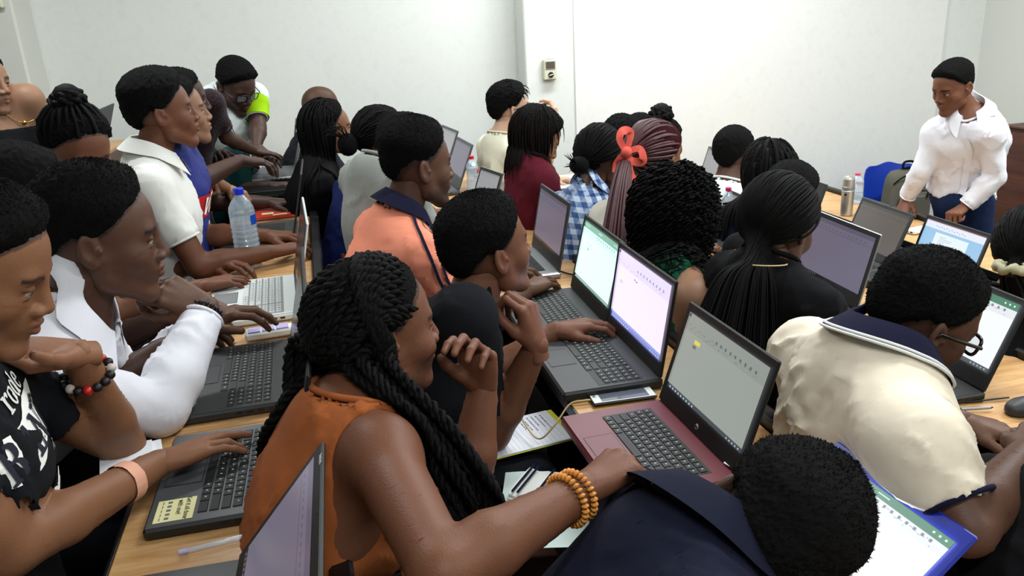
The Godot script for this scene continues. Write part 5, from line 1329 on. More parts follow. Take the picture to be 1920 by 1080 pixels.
# ------------------------------------------------------------ mesh building
class Mb:
	var v := PackedVector3Array()
	var n := PackedVector3Array()
	var c := PackedColorArray()
	var u := PackedVector2Array()
	var i := PackedInt32Array()
	var col := Color(1, 1, 1)

	func vert(p: Vector3, nn: Vector3, uv := Vector2.ZERO) -> int:
		v.append(p); n.append(nn); c.append(col); u.append(uv)
		return v.size() - 1

	func tri(a: int, b: int, d: int) -> void:   # counter-clockwise seen from outside
		i.append(a); i.append(d); i.append(b)

	func face(a: Vector3, b: Vector3, d: Vector3, e: Vector3, ua := Vector2(0, 1), ub := Vector2(1, 1), ud := Vector2(1, 0), ue := Vector2(0, 0)) -> void:
		var nn := (b - a).cross(d - a).normalized()
		var k := vert(a, nn, ua); vert(b, nn, ub); vert(d, nn, ud); vert(e, nn, ue)
		tri(k, k + 1, k + 2); tri(k, k + 2, k + 3)

	func face3(a: Vector3, b: Vector3, d: Vector3) -> void:
		var nn := (b - a).cross(d - a).normalized()
		var k := vert(a, nn); vert(b, nn); vert(d, nn)
		tri(k, k + 1, k + 2)

	# a box with chamfered edges; t places its centre
	func box(t: Transform3D, s: Vector3, ch := 0.0) -> void:
		var h := s * 0.5
		ch = minf(ch, minf(h.x, minf(h.y, h.z)) * 0.9)
		var ax := [Vector3(1, 0, 0), Vector3(0, 1, 0), Vector3(0, 0, 1)]
		for a in 3:
			var w: Vector3 = ax[a]; var p: Vector3 = ax[(a + 1) % 3]; var q: Vector3 = ax[(a + 2) % 3]
			var hp := h.dot(p); var hq := h.dot(q); var hw := h.dot(w)
			for sg in [1.0, -1.0]:
				var o: Vector3 = w * hw * sg
				var pp: Vector3 = p * (hp - ch) * sg
				var qq: Vector3 = q * (hq - ch)
				face(t * (o - pp - qq), t * (o + pp - qq), t * (o + pp + qq), t * (o - pp + qq))
			if ch > 0.0:   # the four edges along w
				for sp in [1.0, -1.0]:
					for sq in [1.0, -1.0]:
						var e1: Vector3 = p * hp * sp + q * (hq - ch) * sq
						var e2: Vector3 = p * (hp - ch) * sp + q * hq * sq
						var l: Vector3 = w * (hw - ch) * sp * sq
						face(t * (e1 - l), t * (e2 - l), t * (e2 + l), t * (e1 + l))
		if ch > 0.0:
			for sx in [1.0, -1.0]:
				for sy in [1.0, -1.0]:
					for sz in [1.0, -1.0]:
						var a1 := Vector3(h.x * sx, (h.y - ch) * sy, (h.z - ch) * sz)
						var b1 := Vector3((h.x - ch) * sx, h.y * sy, (h.z - ch) * sz)
						var c1 := Vector3((h.x - ch) * sx, (h.y - ch) * sy, h.z * sz)
						if sx * sy * sz > 0: face3(t * a1, t * b1, t * c1)
						else: face3(t * a1, t * c1, t * b1)

	# a tube along points; r is one radius or a list
	func tube(pts: PackedVector3Array, r: Variant, sides := 8, caps := true, flat := 1.0) -> void:
		var m := pts.size()
		if m < 2: return
		var base := v.size()
		var d := (pts[1] - pts[0]).normalized()
		var up := Vector3.UP if absf(d.y) < 0.9 else Vector3.RIGHT
		var s := d.cross(up).normalized()
		for k in m:
			var dn: Vector3 = (pts[mini(k + 1, m - 1)] - pts[maxi(k - 1, 0)])
			if dn.length_squared() > 1e-12: d = dn.normalized()
			s = (s - d * s.dot(d))
			if s.length_squared() < 1e-9: s = d.cross(Vector3.RIGHT)
			s = s.normalized()
			var w := d.cross(s)
			var rr: float = r if (r is float) else r[k]
			for a in sides:
				var th := TAU * a / sides
				var dir := s * cos(th) + w * sin(th) * flat
				vert(pts[k] + dir * rr, (s * cos(th) * flat + w * sin(th)).normalized(), Vector2(float(a) / sides, float(k) / m))
		for k in m - 1:
			for a in sides:
				var b := (a + 1) % sides
				var p0 := base + k * sides + a; var p1 := base + k * sides + b
				tri(p0, p1, p1 + sides); tri(p0, p1 + sides, p0 + sides)
		if caps:
			for e in 2:
				var k := 0 if e == 0 else m - 1
				var nn := (pts[0] - pts[1]).normalized() if e == 0 else (pts[m - 1] - pts[m - 2]).normalized()
				var cc := vert(pts[k], nn)
				var first := v.size()
				for a in sides: vert(v[base + k * sides + a], nn)
				for a in sides:
					var b := (a + 1) % sides
					if e == 0: tri(cc, first + b, first + a)
					else: tri(cc, first + a, first + b)

	# profile (radius, height) turned round the y axis of t
	func lathe(t: Transform3D, prof: Array, segs := 20) -> void:
		var m := prof.size()
		for k in m - 1:
			var a: Vector2 = prof[k]; var b: Vector2 = prof[k + 1]
			var sl := Vector2(b.y - a.y, a.x - b.x)
			if sl.length_squared() < 1e-12: continue
			sl = sl.normalized()
			var base := v.size()
			for q in segs + 1:
				var th := TAU * q / segs
				var e := Vector3(cos(th), 0, -sin(th))
				var nn := t.basis * (e * sl.x + Vector3.UP * sl.y)
				vert(t * (e * a.x + Vector3.UP * a.y), nn.normalized(), Vector2(float(q) / segs, a.y))
				vert(t * (e * b.x + Vector3.UP * b.y), nn.normalized(), Vector2(float(q) / segs, b.y))
			for q in segs:
				var p := base + q * 2
				tri(p, p + 2, p + 3); tri(p, p + 3, p + 1)

	func ball(t: Transform3D, segs := 12) -> void:   # a unit ball placed by t
		var base := v.size()
		var rings := segs / 2
		var nb := t.basis.inverse().transposed()
		for a in rings + 1:
			for b in segs + 1:
				var th := PI * a / rings; var ph := TAU * b / segs
				var d := Vector3(sin(th) * cos(ph), cos(th), -sin(th) * sin(ph))
				vert(t * d, (nb * d).normalized(), Vector2(float(b) / segs, float(a) / rings))
		for a in rings:
			for b in segs:
				var p := base + a * (segs + 1) + b
				tri(p, p + segs + 1, p + segs + 2); tri(p, p + segs + 2, p + 1)

	# a sheet through rows of points, two-sided when thick = 0
	func sheet(rows: Array, uv := true) -> void:
		var m := rows.size(); var w: int = rows[0].size()
		var base := v.size()
		for a in m:
			for b in w:
				var p: Vector3 = rows[a][b]
				var du: Vector3 = rows[a][mini(b + 1, w - 1)] - rows[a][maxi(b - 1, 0)]
				var dv: Vector3 = rows[mini(a + 1, m - 1)][b] - rows[maxi(a - 1, 0)][b]
				var nn := du.cross(dv)
				vert(p, nn.normalized() if nn.length_squared() > 1e-16 else Vector3.UP, Vector2(float(b) / (w - 1), float(a) / (m - 1)))
		for a in m - 1:
			for b in w - 1:
				var p := base + a * w + b
				tri(p, p + 1, p + w + 1); tri(p, p + w + 1, p + w)

	func add(o: Array, t: Transform3D, color: Variant = null, mirror := false) -> void:   # o = [v, n, tris, colours]
		var base := v.size()
		var ov: PackedVector3Array = o[0]; var on: PackedVector3Array = o[1]; var ot: PackedInt32Array = o[2]
		v.append_array(t * ov)
		n.append_array(Transform3D(t.basis.orthonormalized() if not mirror else Basis(t.basis.x.normalized(), t.basis.y.normalized(), t.basis.z.normalized()), Vector3.ZERO) * on)
		if color is PackedColorArray: c.append_array(color)
		else:
			var cc := PackedColorArray(); cc.resize(ov.size()); cc.fill(color if color is Color else col); c.append_array(cc)
		var uu := PackedVector2Array(); uu.resize(ov.size()); u.append_array(uu)
		var m := ot.size()
		var at := i.size(); i.resize(at + m)
		if mirror:
			for k in range(0, m, 3):
				i[at + k] = base + ot[k]; i[at + k + 1] = base + ot[k + 2]; i[at + k + 2] = base + ot[k + 1]
		else:
			for k in m: i[at + k] = base + ot[k]

	func mesh() -> ArrayMesh:
		var am := ArrayMesh.new()
		if v.is_empty(): return am
		var a := []; a.resize(Mesh.ARRAY_MAX)
		a[Mesh.ARRAY_VERTEX] = v; a[Mesh.ARRAY_NORMAL] = n; a[Mesh.ARRAY_COLOR] = c; a[Mesh.ARRAY_TEX_UV] = u; a[Mesh.ARRAY_INDEX] = i
		am.add_surface_from_arrays(Mesh.PRIMITIVE_TRIANGLES, a)
		return am

static func T(o: Vector3, b := Basis.IDENTITY) -> Transform3D: return Transform3D(b, o)
static func TS(o: Vector3, s: Vector3, b := Basis.IDENTITY) -> Transform3D: return Transform3D(b * Basis.from_scale(s), o)
# a basis whose z looks along f, y near up, x = the left side
static func look(f: Vector3, up := Vector3.UP) -> Basis:
	var z := f.normalized(); var x := up.cross(z)
	if x.length_squared() < 1e-6: x = Vector3.RIGHT.cross(z)
	x = x.normalized()
	return Basis(x, z.cross(x), z)
static func smooth(pts: Array, per := 6) -> PackedVector3Array:
	var out := PackedVector3Array()
	var m := pts.size()
	for k in m - 1:
		var a: Vector3 = pts[maxi(k - 1, 0)]; var b: Vector3 = pts[k]; var c: Vector3 = pts[k + 1]; var d: Vector3 = pts[mini(k + 2, m - 1)]
		for s in per:
			out.append(b.cubic_interpolate(c, a, d, float(s) / per))
	out.append(pts[m - 1])
	return out

# ------------------------------------------------------------ distance field on a grid, meshed as surface nets
class Field:
	var o: Vector3
	var h: float
	var nx: int
	var ny: int
	var nz: int
	var d: PackedFloat32Array
	var g: PackedByteArray

	func setup(lo: Vector3, hi: Vector3, cell: float) -> void:
		o = lo; h = cell
		nx = int((hi.x - lo.x) / h) + 2; ny = int((hi.y - lo.y) / h) + 2; nz = int((hi.z - lo.z) / h) + 2
		d.resize(nx * ny * nz); d.fill(0.09); g.resize(d.size())

	func bone(a: Vector3, b: Vector3, ra: float, rb: float, k: float, grp: int, fdir := Vector3.ZERO, flat := 1.0) -> void:
		var m := maxf(ra, rb) + k + h * 2.0
		var lo := (a.min(b) - Vector3(m, m, m) - o) / h
		var hi := (a.max(b) + Vector3(m, m, m) - o) / h
		var i0 := clampi(int(lo.x), 0, nx - 1); var i1 := clampi(int(hi.x) + 1, 0, nx)
		var j0 := clampi(int(lo.y), 0, ny - 1); var j1 := clampi(int(hi.y) + 1, 0, ny)
		var k0 := clampi(int(lo.z), 0, nz - 1); var k1 := clampi(int(hi.z) + 1, 0, nz)
		var ba := b - a
		var inv := 1.0 / maxf(ba.length_squared(), 1e-9)
		var dr := rb - ra
		var fm := flat - 1.0
		var lim := k + h * 2.0
		var ik := 0.25 / k
		for kk in range(k0, k1):
			for jj in range(j0, j1):
				var q := (kk * ny + jj) * nx + i0
				var p := o + Vector3(i0, jj, kk) * h - a
				for ii in range(i0, i1):
					var t := clampf(p.dot(ba) * inv, 0.0, 1.0)
					var e := p - ba * t
					if fm != 0.0: e += fdir * (e.dot(fdir) * fm)
					var ds := e.length() - (ra + dr * t)
					if ds < lim:
						var old := d[q]
						if ds < old: g[q] = grp
						var hh := k - absf(ds - old)
						if hh > 0.0: d[q] = minf(ds, old) - hh * hh * ik
						elif ds < old: d[q] = ds
					q += 1
					p.x += h

	func egg(c: Vector3, r: Vector3, k: float, grp: int, rot := Basis.IDENTITY, cut := false) -> void:
		var m := maxf(r.x, maxf(r.y, r.z)) + k + h * 2.0
		var lo := (c - Vector3(m, m, m) - o) / h
		var hi := (c + Vector3(m, m, m) - o) / h
		if rot == Basis.IDENTITY:
			lo = (c - r - Vector3.ONE * (k + h * 2.0) - o) / h; hi = (c + r + Vector3.ONE * (k + h * 2.0) - o) / h
		var i0 := clampi(int(lo.x), 0, nx - 1); var i1 := clampi(int(hi.x) + 1, 0, nx)
		var j0 := clampi(int(lo.y), 0, ny - 1); var j1 := clampi(int(hi.y) + 1, 0, ny)
		var k0 := clampi(int(lo.z), 0, nz - 1); var k1 := clampi(int(hi.z) + 1, 0, nz)
		var inv := rot.inverse()
		var ir := Vector3(1 / r.x, 1 / r.y, 1 / r.z)
		var ik := 0.25 / k
		for kk in range(k0, k1):
			for jj in range(j0, j1):
				var q := (kk * ny + jj) * nx + i0
				var p := o + Vector3(i0, jj, kk) * h - c
				for ii in range(i0, i1):
					var e := (inv * p) * ir
					var l0 := e.length()
					var ds := l0 * (l0 - 1.0) / maxf((e * ir).length(), 1e-6)
					if ds < k + h * 2.0:
						var old := d[q]
						if cut:
							ds = -ds
							var hc := k - absf(ds - old)
							d[q] = maxf(ds, old) + (hc * hc * ik if hc > 0.0 else 0.0)
						else:
							if ds < old: g[q] = grp
							var hh := k - absf(ds - old)
							if hh > 0.0: d[q] = minf(ds, old) - hh * hh * ik
							elif ds < old: d[q] = ds
					q += 1
					p.x += h

	func at(p: Vector3) -> float:
		var q := (p - o) / h
		var x := int(q.x); var y := int(q.y); var z := int(q.z)
		if x < 0 or y < 0 or z < 0 or x >= nx - 1 or y >= ny - 1 or z >= nz - 1: return 0.09
		var fx := q.x - x; var fy := q.y - y; var fz := q.z - z
		var s := nx; var w := nx * ny; var b := z * w + y * s + x
		return lerpf(lerpf(lerpf(d[b], d[b + 1], fx), lerpf(d[b + s], d[b + s + 1], fx), fy), lerpf(lerpf(d[b + w], d[b + w + 1], fx), lerpf(d[b + w + s], d[b + w + s + 1], fx), fy), fz)

	func grp(p: Vector3) -> int:
		var q := (p - o) / h
		var x := clampi(int(q.x + 0.5), 0, nx - 1); var y := clampi(int(q.y + 0.5), 0, ny - 1); var z := clampi(int(q.z + 0.5), 0, nz - 1)
		return g[(z * ny + y) * nx + x]

	# the nearest surface at level iso, walking from p along dir
	func hit(p: Vector3, dir: Vector3, iso := 0.0, far := 0.4) -> Vector3:
		var t := 0.0
		while t < far:
			var f := at(p + dir * t) - iso
			if f < 0.0005: break
			t += maxf(f * 0.6, 0.001)
		return p + dir * t

	# keep: group -> list of [point, normal]; what lies beyond a plane is cut off
	func clipped(iso: float, keep: Dictionary) -> PackedFloat32Array:
		var f := d.duplicate()
		var lim := iso + h * 3.2
		var q := 0
		for kk in nz:
			for jj in ny:
				for ii in nx:
					var x := d[q]
					if x > lim: f[q] = 0.09
					else:
						var gg := g[q]
						if not keep.has(gg): f[q] = maxf(x - iso, 0.02)
						else:
							var y := x - iso
							var pl: Array = keep[gg]
							if pl.size() and y < h * 3.2:
								var p := o + Vector3(ii, jj, kk) * h
								for e in pl:
									var s: float = e[1] - (p - (e[0] as Vector3)).length() if e[1] is float else (p - (e[0] as Vector3)).dot(e[1])
									if s > y: y = s
							f[q] = y
					q += 1
		return f

	# [points, normals, triangles, groups]
	func extract(f: PackedFloat32Array) -> Array:
		var sy := nx; var sz := nx * ny
		var vid := PackedInt32Array(); vid.resize(d.size()); vid.fill(-1)
		var pv := PackedVector3Array(); var pn := PackedVector3Array(); var pg := PackedByteArray(); var cells := PackedInt32Array(); var tr := PackedInt32Array()
		var lim := h * 2.7
		for kk in nz - 1:
			for jj in ny - 1:
				var q := kk * sz + jj * sy - 1
				for ii in nx - 1:
					q += 1
					var f0 := f[q]
					if f0 > lim or f0 < -lim: continue
					var f1 := f[q + 1]; var f2 := f[q + sy]; var f3 := f[q + sy + 1]
					var f4 := f[q + sz]; var f5 := f[q + sz + 1]; var f6 := f[q + sz + sy]; var f7 := f[q + sz + sy + 1]
					var ng := int(f0 < 0) + int(f1 < 0) + int(f2 < 0) + int(f3 < 0) + int(f4 < 0) + int(f5 < 0) + int(f6 < 0) + int(f7 < 0)
					if ng == 0 or ng == 8: continue
					var gr := Vector3(f1 + f3 + f5 + f7 - f0 - f2 - f4 - f6, f2 + f3 + f6 + f7 - f0 - f1 - f4 - f5, f4 + f5 + f6 + f7 - f0 - f1 - f2 - f3) * 0.25
					var av := (f0 + f1 + f2 + f3 + f4 + f5 + f6 + f7) * 0.125
					var l2 := maxf(gr.length_squared(), 1e-12)
					var off := (gr * (-av / l2)).clamp(Vector3(-0.5, -0.5, -0.5), Vector3(0.5, 0.5, 0.5))
					vid[q] = pv.size(); cells.append(q)
					pv.append(o + (Vector3(ii + 0.5, jj + 0.5, kk + 0.5) + off) * h)
					pn.append(gr / sqrt(l2))
					pg.append(g[q])
		for q in cells:
			var f0 := f[q] < 0
			if (f[q + 1] < 0) != f0 and q >= sz + sy:
				var a := vid[q]; var b := vid[q - sy]; var c := vid[q - sy - sz]; var e := vid[q - sz]
				if b >= 0 and c >= 0 and e >= 0:
					if f0: tr.append_array(PackedInt32Array([a, c, b, a, e, c]))
					else: tr.append_array(PackedInt32Array([a, b, c, a, c, e]))
			if (f[q + sy] < 0) != f0 and q >= sz + 1:
				var a := vid[q]; var b := vid[q - sz]; var c := vid[q - sz - 1]; var e := vid[q - 1]
				if b >= 0 and c >= 0 and e >= 0:
					if f0: tr.append_array(PackedInt32Array([a, c, b, a, e, c]))
					else: tr.append_array(PackedInt32Array([a, b, c, a, c, e]))
			if (f[q + sz] < 0) != f0 and q >= sy + 1:
				var a := vid[q]; var b := vid[q - 1]; var c := vid[q - 1 - sy]; var e := vid[q - sy]
				if b >= 0 and c >= 0 and e >= 0:
					if f0: tr.append_array(PackedInt32Array([a, c, b, a, e, c]))
					else: tr.append_array(PackedInt32Array([a, b, c, a, c, e]))
		return [pv, pn, tr, pg]

# ------------------------------------------------------------ heads: x = the person's left, y up, z to the face
var heads := {}
func make_head(kind: String) -> Dictionary:
	var f := Field.new()
	var fem := kind != "man"
	f.setup(Vector3(-0.102, -0.145, -0.122), Vector3(0.102, 0.14, 0.14), 0.003)
	f.egg(Vector3(0, 0.032, -0.012), Vector3(0.075, 0.09, 0.095), 0.02, 0)
	f.egg(Vector3(0, 0.03, 0.03), Vector3(0.063, 0.07, 0.058), 0.03, 0)
	f.egg(Vector3(0, -0.03, 0.034), Vector3(0.058 if fem else 0.06, 0.07, 0.052), 0.03, 0)
	for s in [-1.0, 1.0]:
		f.bone(Vector3(0.052 * s, -0.03, 0.0), Vector3(0.046 * s, -0.068, 0.012), 0.02, 0.019, 0.025, 0)
		f.bone(Vector3(0.046 * s, -0.068, 0.012), Vector3(0.014 * s, -0.104 if not fem else -0.1, 0.072), 0.019, 0.017, 0.025, 0)
		f.egg(Vector3(0.042 * s, -0.026, 0.056), Vector3(0.024, 0.023, 0.024), 0.025, 0)
	f.egg(Vector3(0, -0.104 if not fem else -0.1, 0.076), Vector3(0.02, 0.016, 0.017), 0.022, 0)
	f.egg(Vector3(0, -0.055, 0.074), Vector3(0.034, 0.03, 0.026), 0.022, 0)
	f.bone(Vector3(-0.034, 0.021, 0.076), Vector3(0.034, 0.021, 0.076), 0.012 if not fem else 0.01, 0.012 if not fem else 0.01, 0.02, 0)
	for s in [-1.0, 1.0]:
		f.egg(Vector3(0.031 * s, 0.004, 0.1), Vector3(0.019, 0.0125, 0.018), 0.014, 0, Basis.IDENTITY, true)
	f.bone(Vector3(0, 0.012, 0.088), Vector3(0, -0.026, 0.106), 0.0085, 0.0115, 0.012, 0)
	for s in [-1.0, 1.0]:
		f.egg(Vector3(0.0145 * s, -0.031, 0.098), Vector3(0.0105, 0.009, 0.012), 0.008, 0)
		f.egg(Vector3(0.0085 * s, -0.041, 0.105), Vector3(0.004, 0.005, 0.006), 0.004, 0, Basis.IDENTITY, true)
		f.egg(Vector3(0.031 * s, 0.003, 0.0765), Vector3(0.0128, 0.0128, 0.0128), 0.002, 2)
		# lids
		f.egg(Vector3(0.031 * s, 0.0095, 0.0785), Vector3(0.0165, 0.007, 0.0125), 0.003, 4, Basis(Vector3.RIGHT, 0.25))
		f.egg(Vector3(0.031 * s, -0.0065, 0.077), Vector3(0.015, 0.005, 0.0115), 0.004, 0)
	if kind == "smile":
		f.egg(Vector3(0, -0.0575, 0.103), Vector3(0.028, 0.0075, 0.012), 0.003, 0, Basis.IDENTITY, true)
		f.egg(Vector3(0, -0.055, 0.0905), Vector3(0.024, 0.0055, 0.0085), 0.002, 5)
		for s in [-1.0, 1.0]:
			f.bone(Vector3(0.004 * s, -0.0475, 0.103), Vector3(0.027 * s, -0.051, 0.087), 0.0055, 0.003, 0.004, 1)
			f.bone(Vector3(0.0, -0.068, 0.1), Vector3(0.025 * s, -0.055, 0.087), 0.0065, 0.003, 0.004, 1)
			f.egg(Vector3(0.045 * s, -0.03, 0.068), Vector3(0.018, 0.016, 0.018), 0.015, 0)
	else:
		for s in [-1.0, 1.0]:
			f.bone(Vector3(0.005 * s, -0.0525, 0.1005), Vector3(0.024 * s, -0.0575, 0.088), 0.007, 0.003, 0.004, 1)
			f.bone(Vector3(0.0, -0.0665, 0.0985), Vector3(0.021 * s, -0.0605, 0.088), 0.0078, 0.003, 0.004, 1)
	# radius of the scalp by direction, for the hair, before the ears are on
	var rad := PackedFloat32Array()
	var cen := Vector3(0, 0.02, -0.008)
	for a in 33:
		for b in 64:
			var th := PI * a / 32; var ph := TAU * b / 64
			var dir := Vector3(sin(th) * sin(ph), cos(th), sin(th) * cos(ph))
			var t := 0.045
			while t < 0.14 and f.at(cen + dir * t) < 0.0: t += 0.002
			rad.append(minf(t, 0.118))
	for s in [-1.0, 1.0]:
		var rot := Basis(Vector3.UP, -0.42 * s) * Basis(Vector3.RIGHT, -0.18)
		f.egg(Vector3(0.079 * s, -0.004, -0.014), Vector3(0.0085, 0.032, 0.0195), 0.006, 3, rot)
		f.egg(Vector3(0.0905 * s, -0.001, -0.013), Vector3(0.0085, 0.02, 0.0105), 0.004, 3, rot, true)
		f.egg(Vector3(0.077 * s, -0.029, -0.008), Vector3(0.006, 0.009, 0.008), 0.005, 3, rot)
		f.egg(Vector3(0.079 * s, -0.005, 0.003), Vector3(0.005, 0.007, 0.005), 0.004, 3)
	var m := f.extract(f.d)
	return {"m": m, "rad": rad, "cen": cen}

func scalp(hd: Dictionary, dir: Vector3) -> float:
	var th := acos(clampf(dir.y, -1, 1)) / PI * 32.0
	var ph := fposmod(atan2(dir.x, dir.z), TAU) / TAU * 64.0
	var a := mini(int(th), 31); var b := int(ph) % 64; var fa := th - a; var fb := ph - int(ph)
	var r: PackedFloat32Array = hd.rad
	var b2 := (b + 1) % 64
	return lerpf(lerpf(r[a * 64 + b], r[a * 64 + b2], fb), lerpf(r[(a + 1) * 64 + b], r[(a + 1) * 64 + b2], fb), fa)

# how far a point of the scalp lies inside the hairline (metres)
func hairline(p: Vector3, hl: float) -> float:
	var az := absf(atan2(p.x, p.z + 0.01)) / PI
	var ys := [0.083, 0.077, 0.060, 0.028, 0.002, 0.010, -0.014, -0.046, -0.056]
	var x := az * 8.0
	var k := mini(int(x), 7)
	return p.y - lerpf(ys[k], ys[k + 1], x - k) - hl * clampf(1.0 - az * 2.0, 0, 1)

func head_colors(hd: Dictionary, skin: Color, p: Dictionary) -> PackedColorArray:
	var pv: PackedVector3Array = hd.m[0]; var pg: PackedByteArray = hd.m[3]
	var out := PackedColorArray(); out.resize(pv.size())
	var lip := skin.lerp(p.get("lip", Color(0.24, 0.09, 0.08)), 0.35)
	var dark := Color(0.012, 0.010, 0.010)
	var white := Color(0.42, 0.38, 0.34)
	var shadow: float = p.get("stubble", 0.0)
	var fuzz: float = p.get("fuzz", 0.85)
	var hl: float = p.get("hairline", 0.0)
	for k in pv.size():
		var v := pv[k]
		var col := skin
		var g := pg[k]
		if g == 1: col = lip
		elif g == 5: col = Color(0.75, 0.7, 0.62)
		elif g == 2:
			col = white
			var ex := absf(v.x) - 0.031
			var ey := v.y - 0.003
			if ex * ex + ey * ey < 0.000034: col = dark
			elif absf(ey) > 0.0075: col = skin
		elif g == 4: col = skin * 0.72
		else:
			if v.z > 0.05 and absf(v.x) > 0.011 and absf(v.x) < 0.053:
				var by := 0.026 - absf(absf(v.x) - 0.03) * 0.16
				var t := clampf(1.0 - absf(v.y - by) / 0.0058, 0, 1)
				col = col.lerp(dark, minf(t * 1.5, 1.0) * 0.85)
			if g == 0:
				var s := hairline(v, hl)
				if s > -0.02: col = col.lerp(dark, clampf((s + 0.02) / 0.03, 0, 1) * fuzz * (1.0 if s > 0.0 else 0.6 * clampf(-v.z * 20.0 + 0.6, 0, 1)))
				if shadow > 0.0 and v.z > 0.0 and v.y < -0.04: col = col.lerp(dark, shadow * clampf((-0.04 - v.y) / 0.03, 0, 1))
		out[k] = col
	return out

# a cap of hair: thick(dir) metres over the scalp
func hair_cap(hd: Dictionary, p: Dictionary, rs: RandomNumberGenerator) -> Array:
	var mb := Mb.new()
	var fine: bool = p.get("fine", false)
	var A := 110 if fine else 60; var B := 190 if fine else 104
	var top: float = p.get("top", 0.02); var side: float = p.get("side", 0.008); var rough: float = p.get("rough", 0.0022) * (0.7 if fine else 1.0)
	var hl: float = p.get("hairline", 0.0)
	var back: float = p.get("back", side)
	var flat: float = p.get("flat", 9.0)
	var cen: Vector3 = hd.cen
	var nz := FastNoiseLite.new(); nz.frequency = p.get("freq", 240.0 if fine else 120.0); nz.seed = rs.randi() % 1000; nz.fractal_octaves = 2
	var rows := []
	for a in A + 1:
		var row := PackedVector3Array()
		for b in B + 1:
			var th := PI * 0.86 * a / A; var ph := -TAU * (b % B) / B
			var dir := Vector3(sin(th) * sin(ph), cos(th), sin(th) * cos(ph))
			var r := scalp(hd, dir)
			var q := cen + dir * r
			var s := hairline(q, hl)
			var tk := lerpf(lerpf(side, back, clampf(-dir.z * 1.3, 0, 1)), top, smoothstep(0.15, 0.62, dir.y))
			var k := smoothstep(-0.003, p.get("soft", 0.03), s)
			var t := lerpf(-0.006, tk, k)
			if s < -0.015: t -= minf((-0.015 - s) * 1.5, 0.045)
			if k > 0.2: t += nz.get_noise_3dv(q + dir * t) * rough * 2.0
			var pt := q + dir * t
			if pt.y > flat: pt.y = flat + (pt.y - flat) * 0.35
			row.append(pt)
		rows.append(row)
	mb.sheet(rows)
	if fine and p.get("fuzzy", true):   # short tufts that break the outline
		var hv := mb.v.duplicate(); var hn := mb.n.duplicate()
		for k in p.get("tufts", 5200):
			var q := rs.randi() % hv.size()
			var pt := hv[q]
			if hairline(pt - hn[q] * 0.012, hl) < 0.006: continue
			var nn := (hn[q] + Vector3(rs.randf_range(-1, 1), rs.randf_range(-1, 1), rs.randf_range(-1, 1)) * 0.8).normalized()
			var s := nn.cross(Vector3(0.31, 0.77, 0.55)).normalized() * 0.0011
			var w := nn.cross(s)
			var tip := pt + nn * rs.randf_range(0.002, 0.0048)
			var b := pt - hn[q] * 0.001
			mb.face3(b + s, b - s * 0.5 + w, tip); mb.face3(b - s * 0.5 + w, b - s * 0.5 - w, tip); mb.face3(b - s * 0.5 - w, b + s, tip)
	return [mb.v, mb.n, mb.i]

# ------------------------------------------------------------ hands: a right hand, wrist at 0, fingers along z, palm down (-y), thumb to +x
var hands := {}
func make_hand(pose: Dictionary) -> Array:
	var f := Field.new()
	f.setup(Vector3(-0.085, -0.125, -0.035), Vector3(0.115, 0.06, 0.22), 0.003)
	var roots := [Vector3(0.029, 0.0, 0.088), Vector3(0.009, 0.003, 0.092), Vector3(-0.012, 0.002, 0.087), Vector3(-0.031, -0.003, 0.078)]
	var lens := [[0.043, 0.026, 0.022], [0.047, 0.030, 0.023], [0.044, 0.028, 0.023], [0.034, 0.021, 0.020]]
	var rr := [0.0092, 0.0094, 0.0090, 0.0080]
	f.bone(Vector3(0, 0, -0.03), Vector3(0, 0, 0.012), 0.026, 0.027, 0.015, 7, Vector3(0, 1, 0), 1.3)
	for k in 4:
		f.bone(Vector3(roots[k].x * 0.45, -0.001, 0.012), roots[k], 0.0155, 0.0118, 0.012, 7)
	f.egg(Vector3(0.0, -0.005, 0.05), Vector3(0.036, 0.0145, 0.045), 0.012, 7)
	for k in 4:
		var cv: Array = pose.f[k]
		var ang: float = 0.0
		var p: Vector3 = roots[k]
		var spread: float = cv[3]
		for s in 3:
			ang += cv[s]
			var dir := Vector3(sin(spread) * cos(ang), -sin(ang), cos(spread) * cos(ang)).normalized()
			var q: Vector3 = p + dir * lens[k][s]
			var r0: float = rr[k] * (1.0 - 0.07 * s); var r1: float = rr[k] * (1.0 - 0.07 * (s + 1)) * (0.93 if s == 2 else 1.0)
			f.bone(p, q, r0 * (1.04 if s > 0 else 1.12), r1, 0.0035, 8)
			p = q
	var t: Array = pose.t
	f.bone(Vector3(0.014, -0.006, 0.016), t[0], 0.0165, 0.0135, 0.012, 7)
	f.bone(t[0], t[1], 0.0128, 0.0108, 0.005, 8)
	f.bone(t[1], t[2], 0.0108, 0.0085, 0.004, 8)
	return f.extract(f.d)

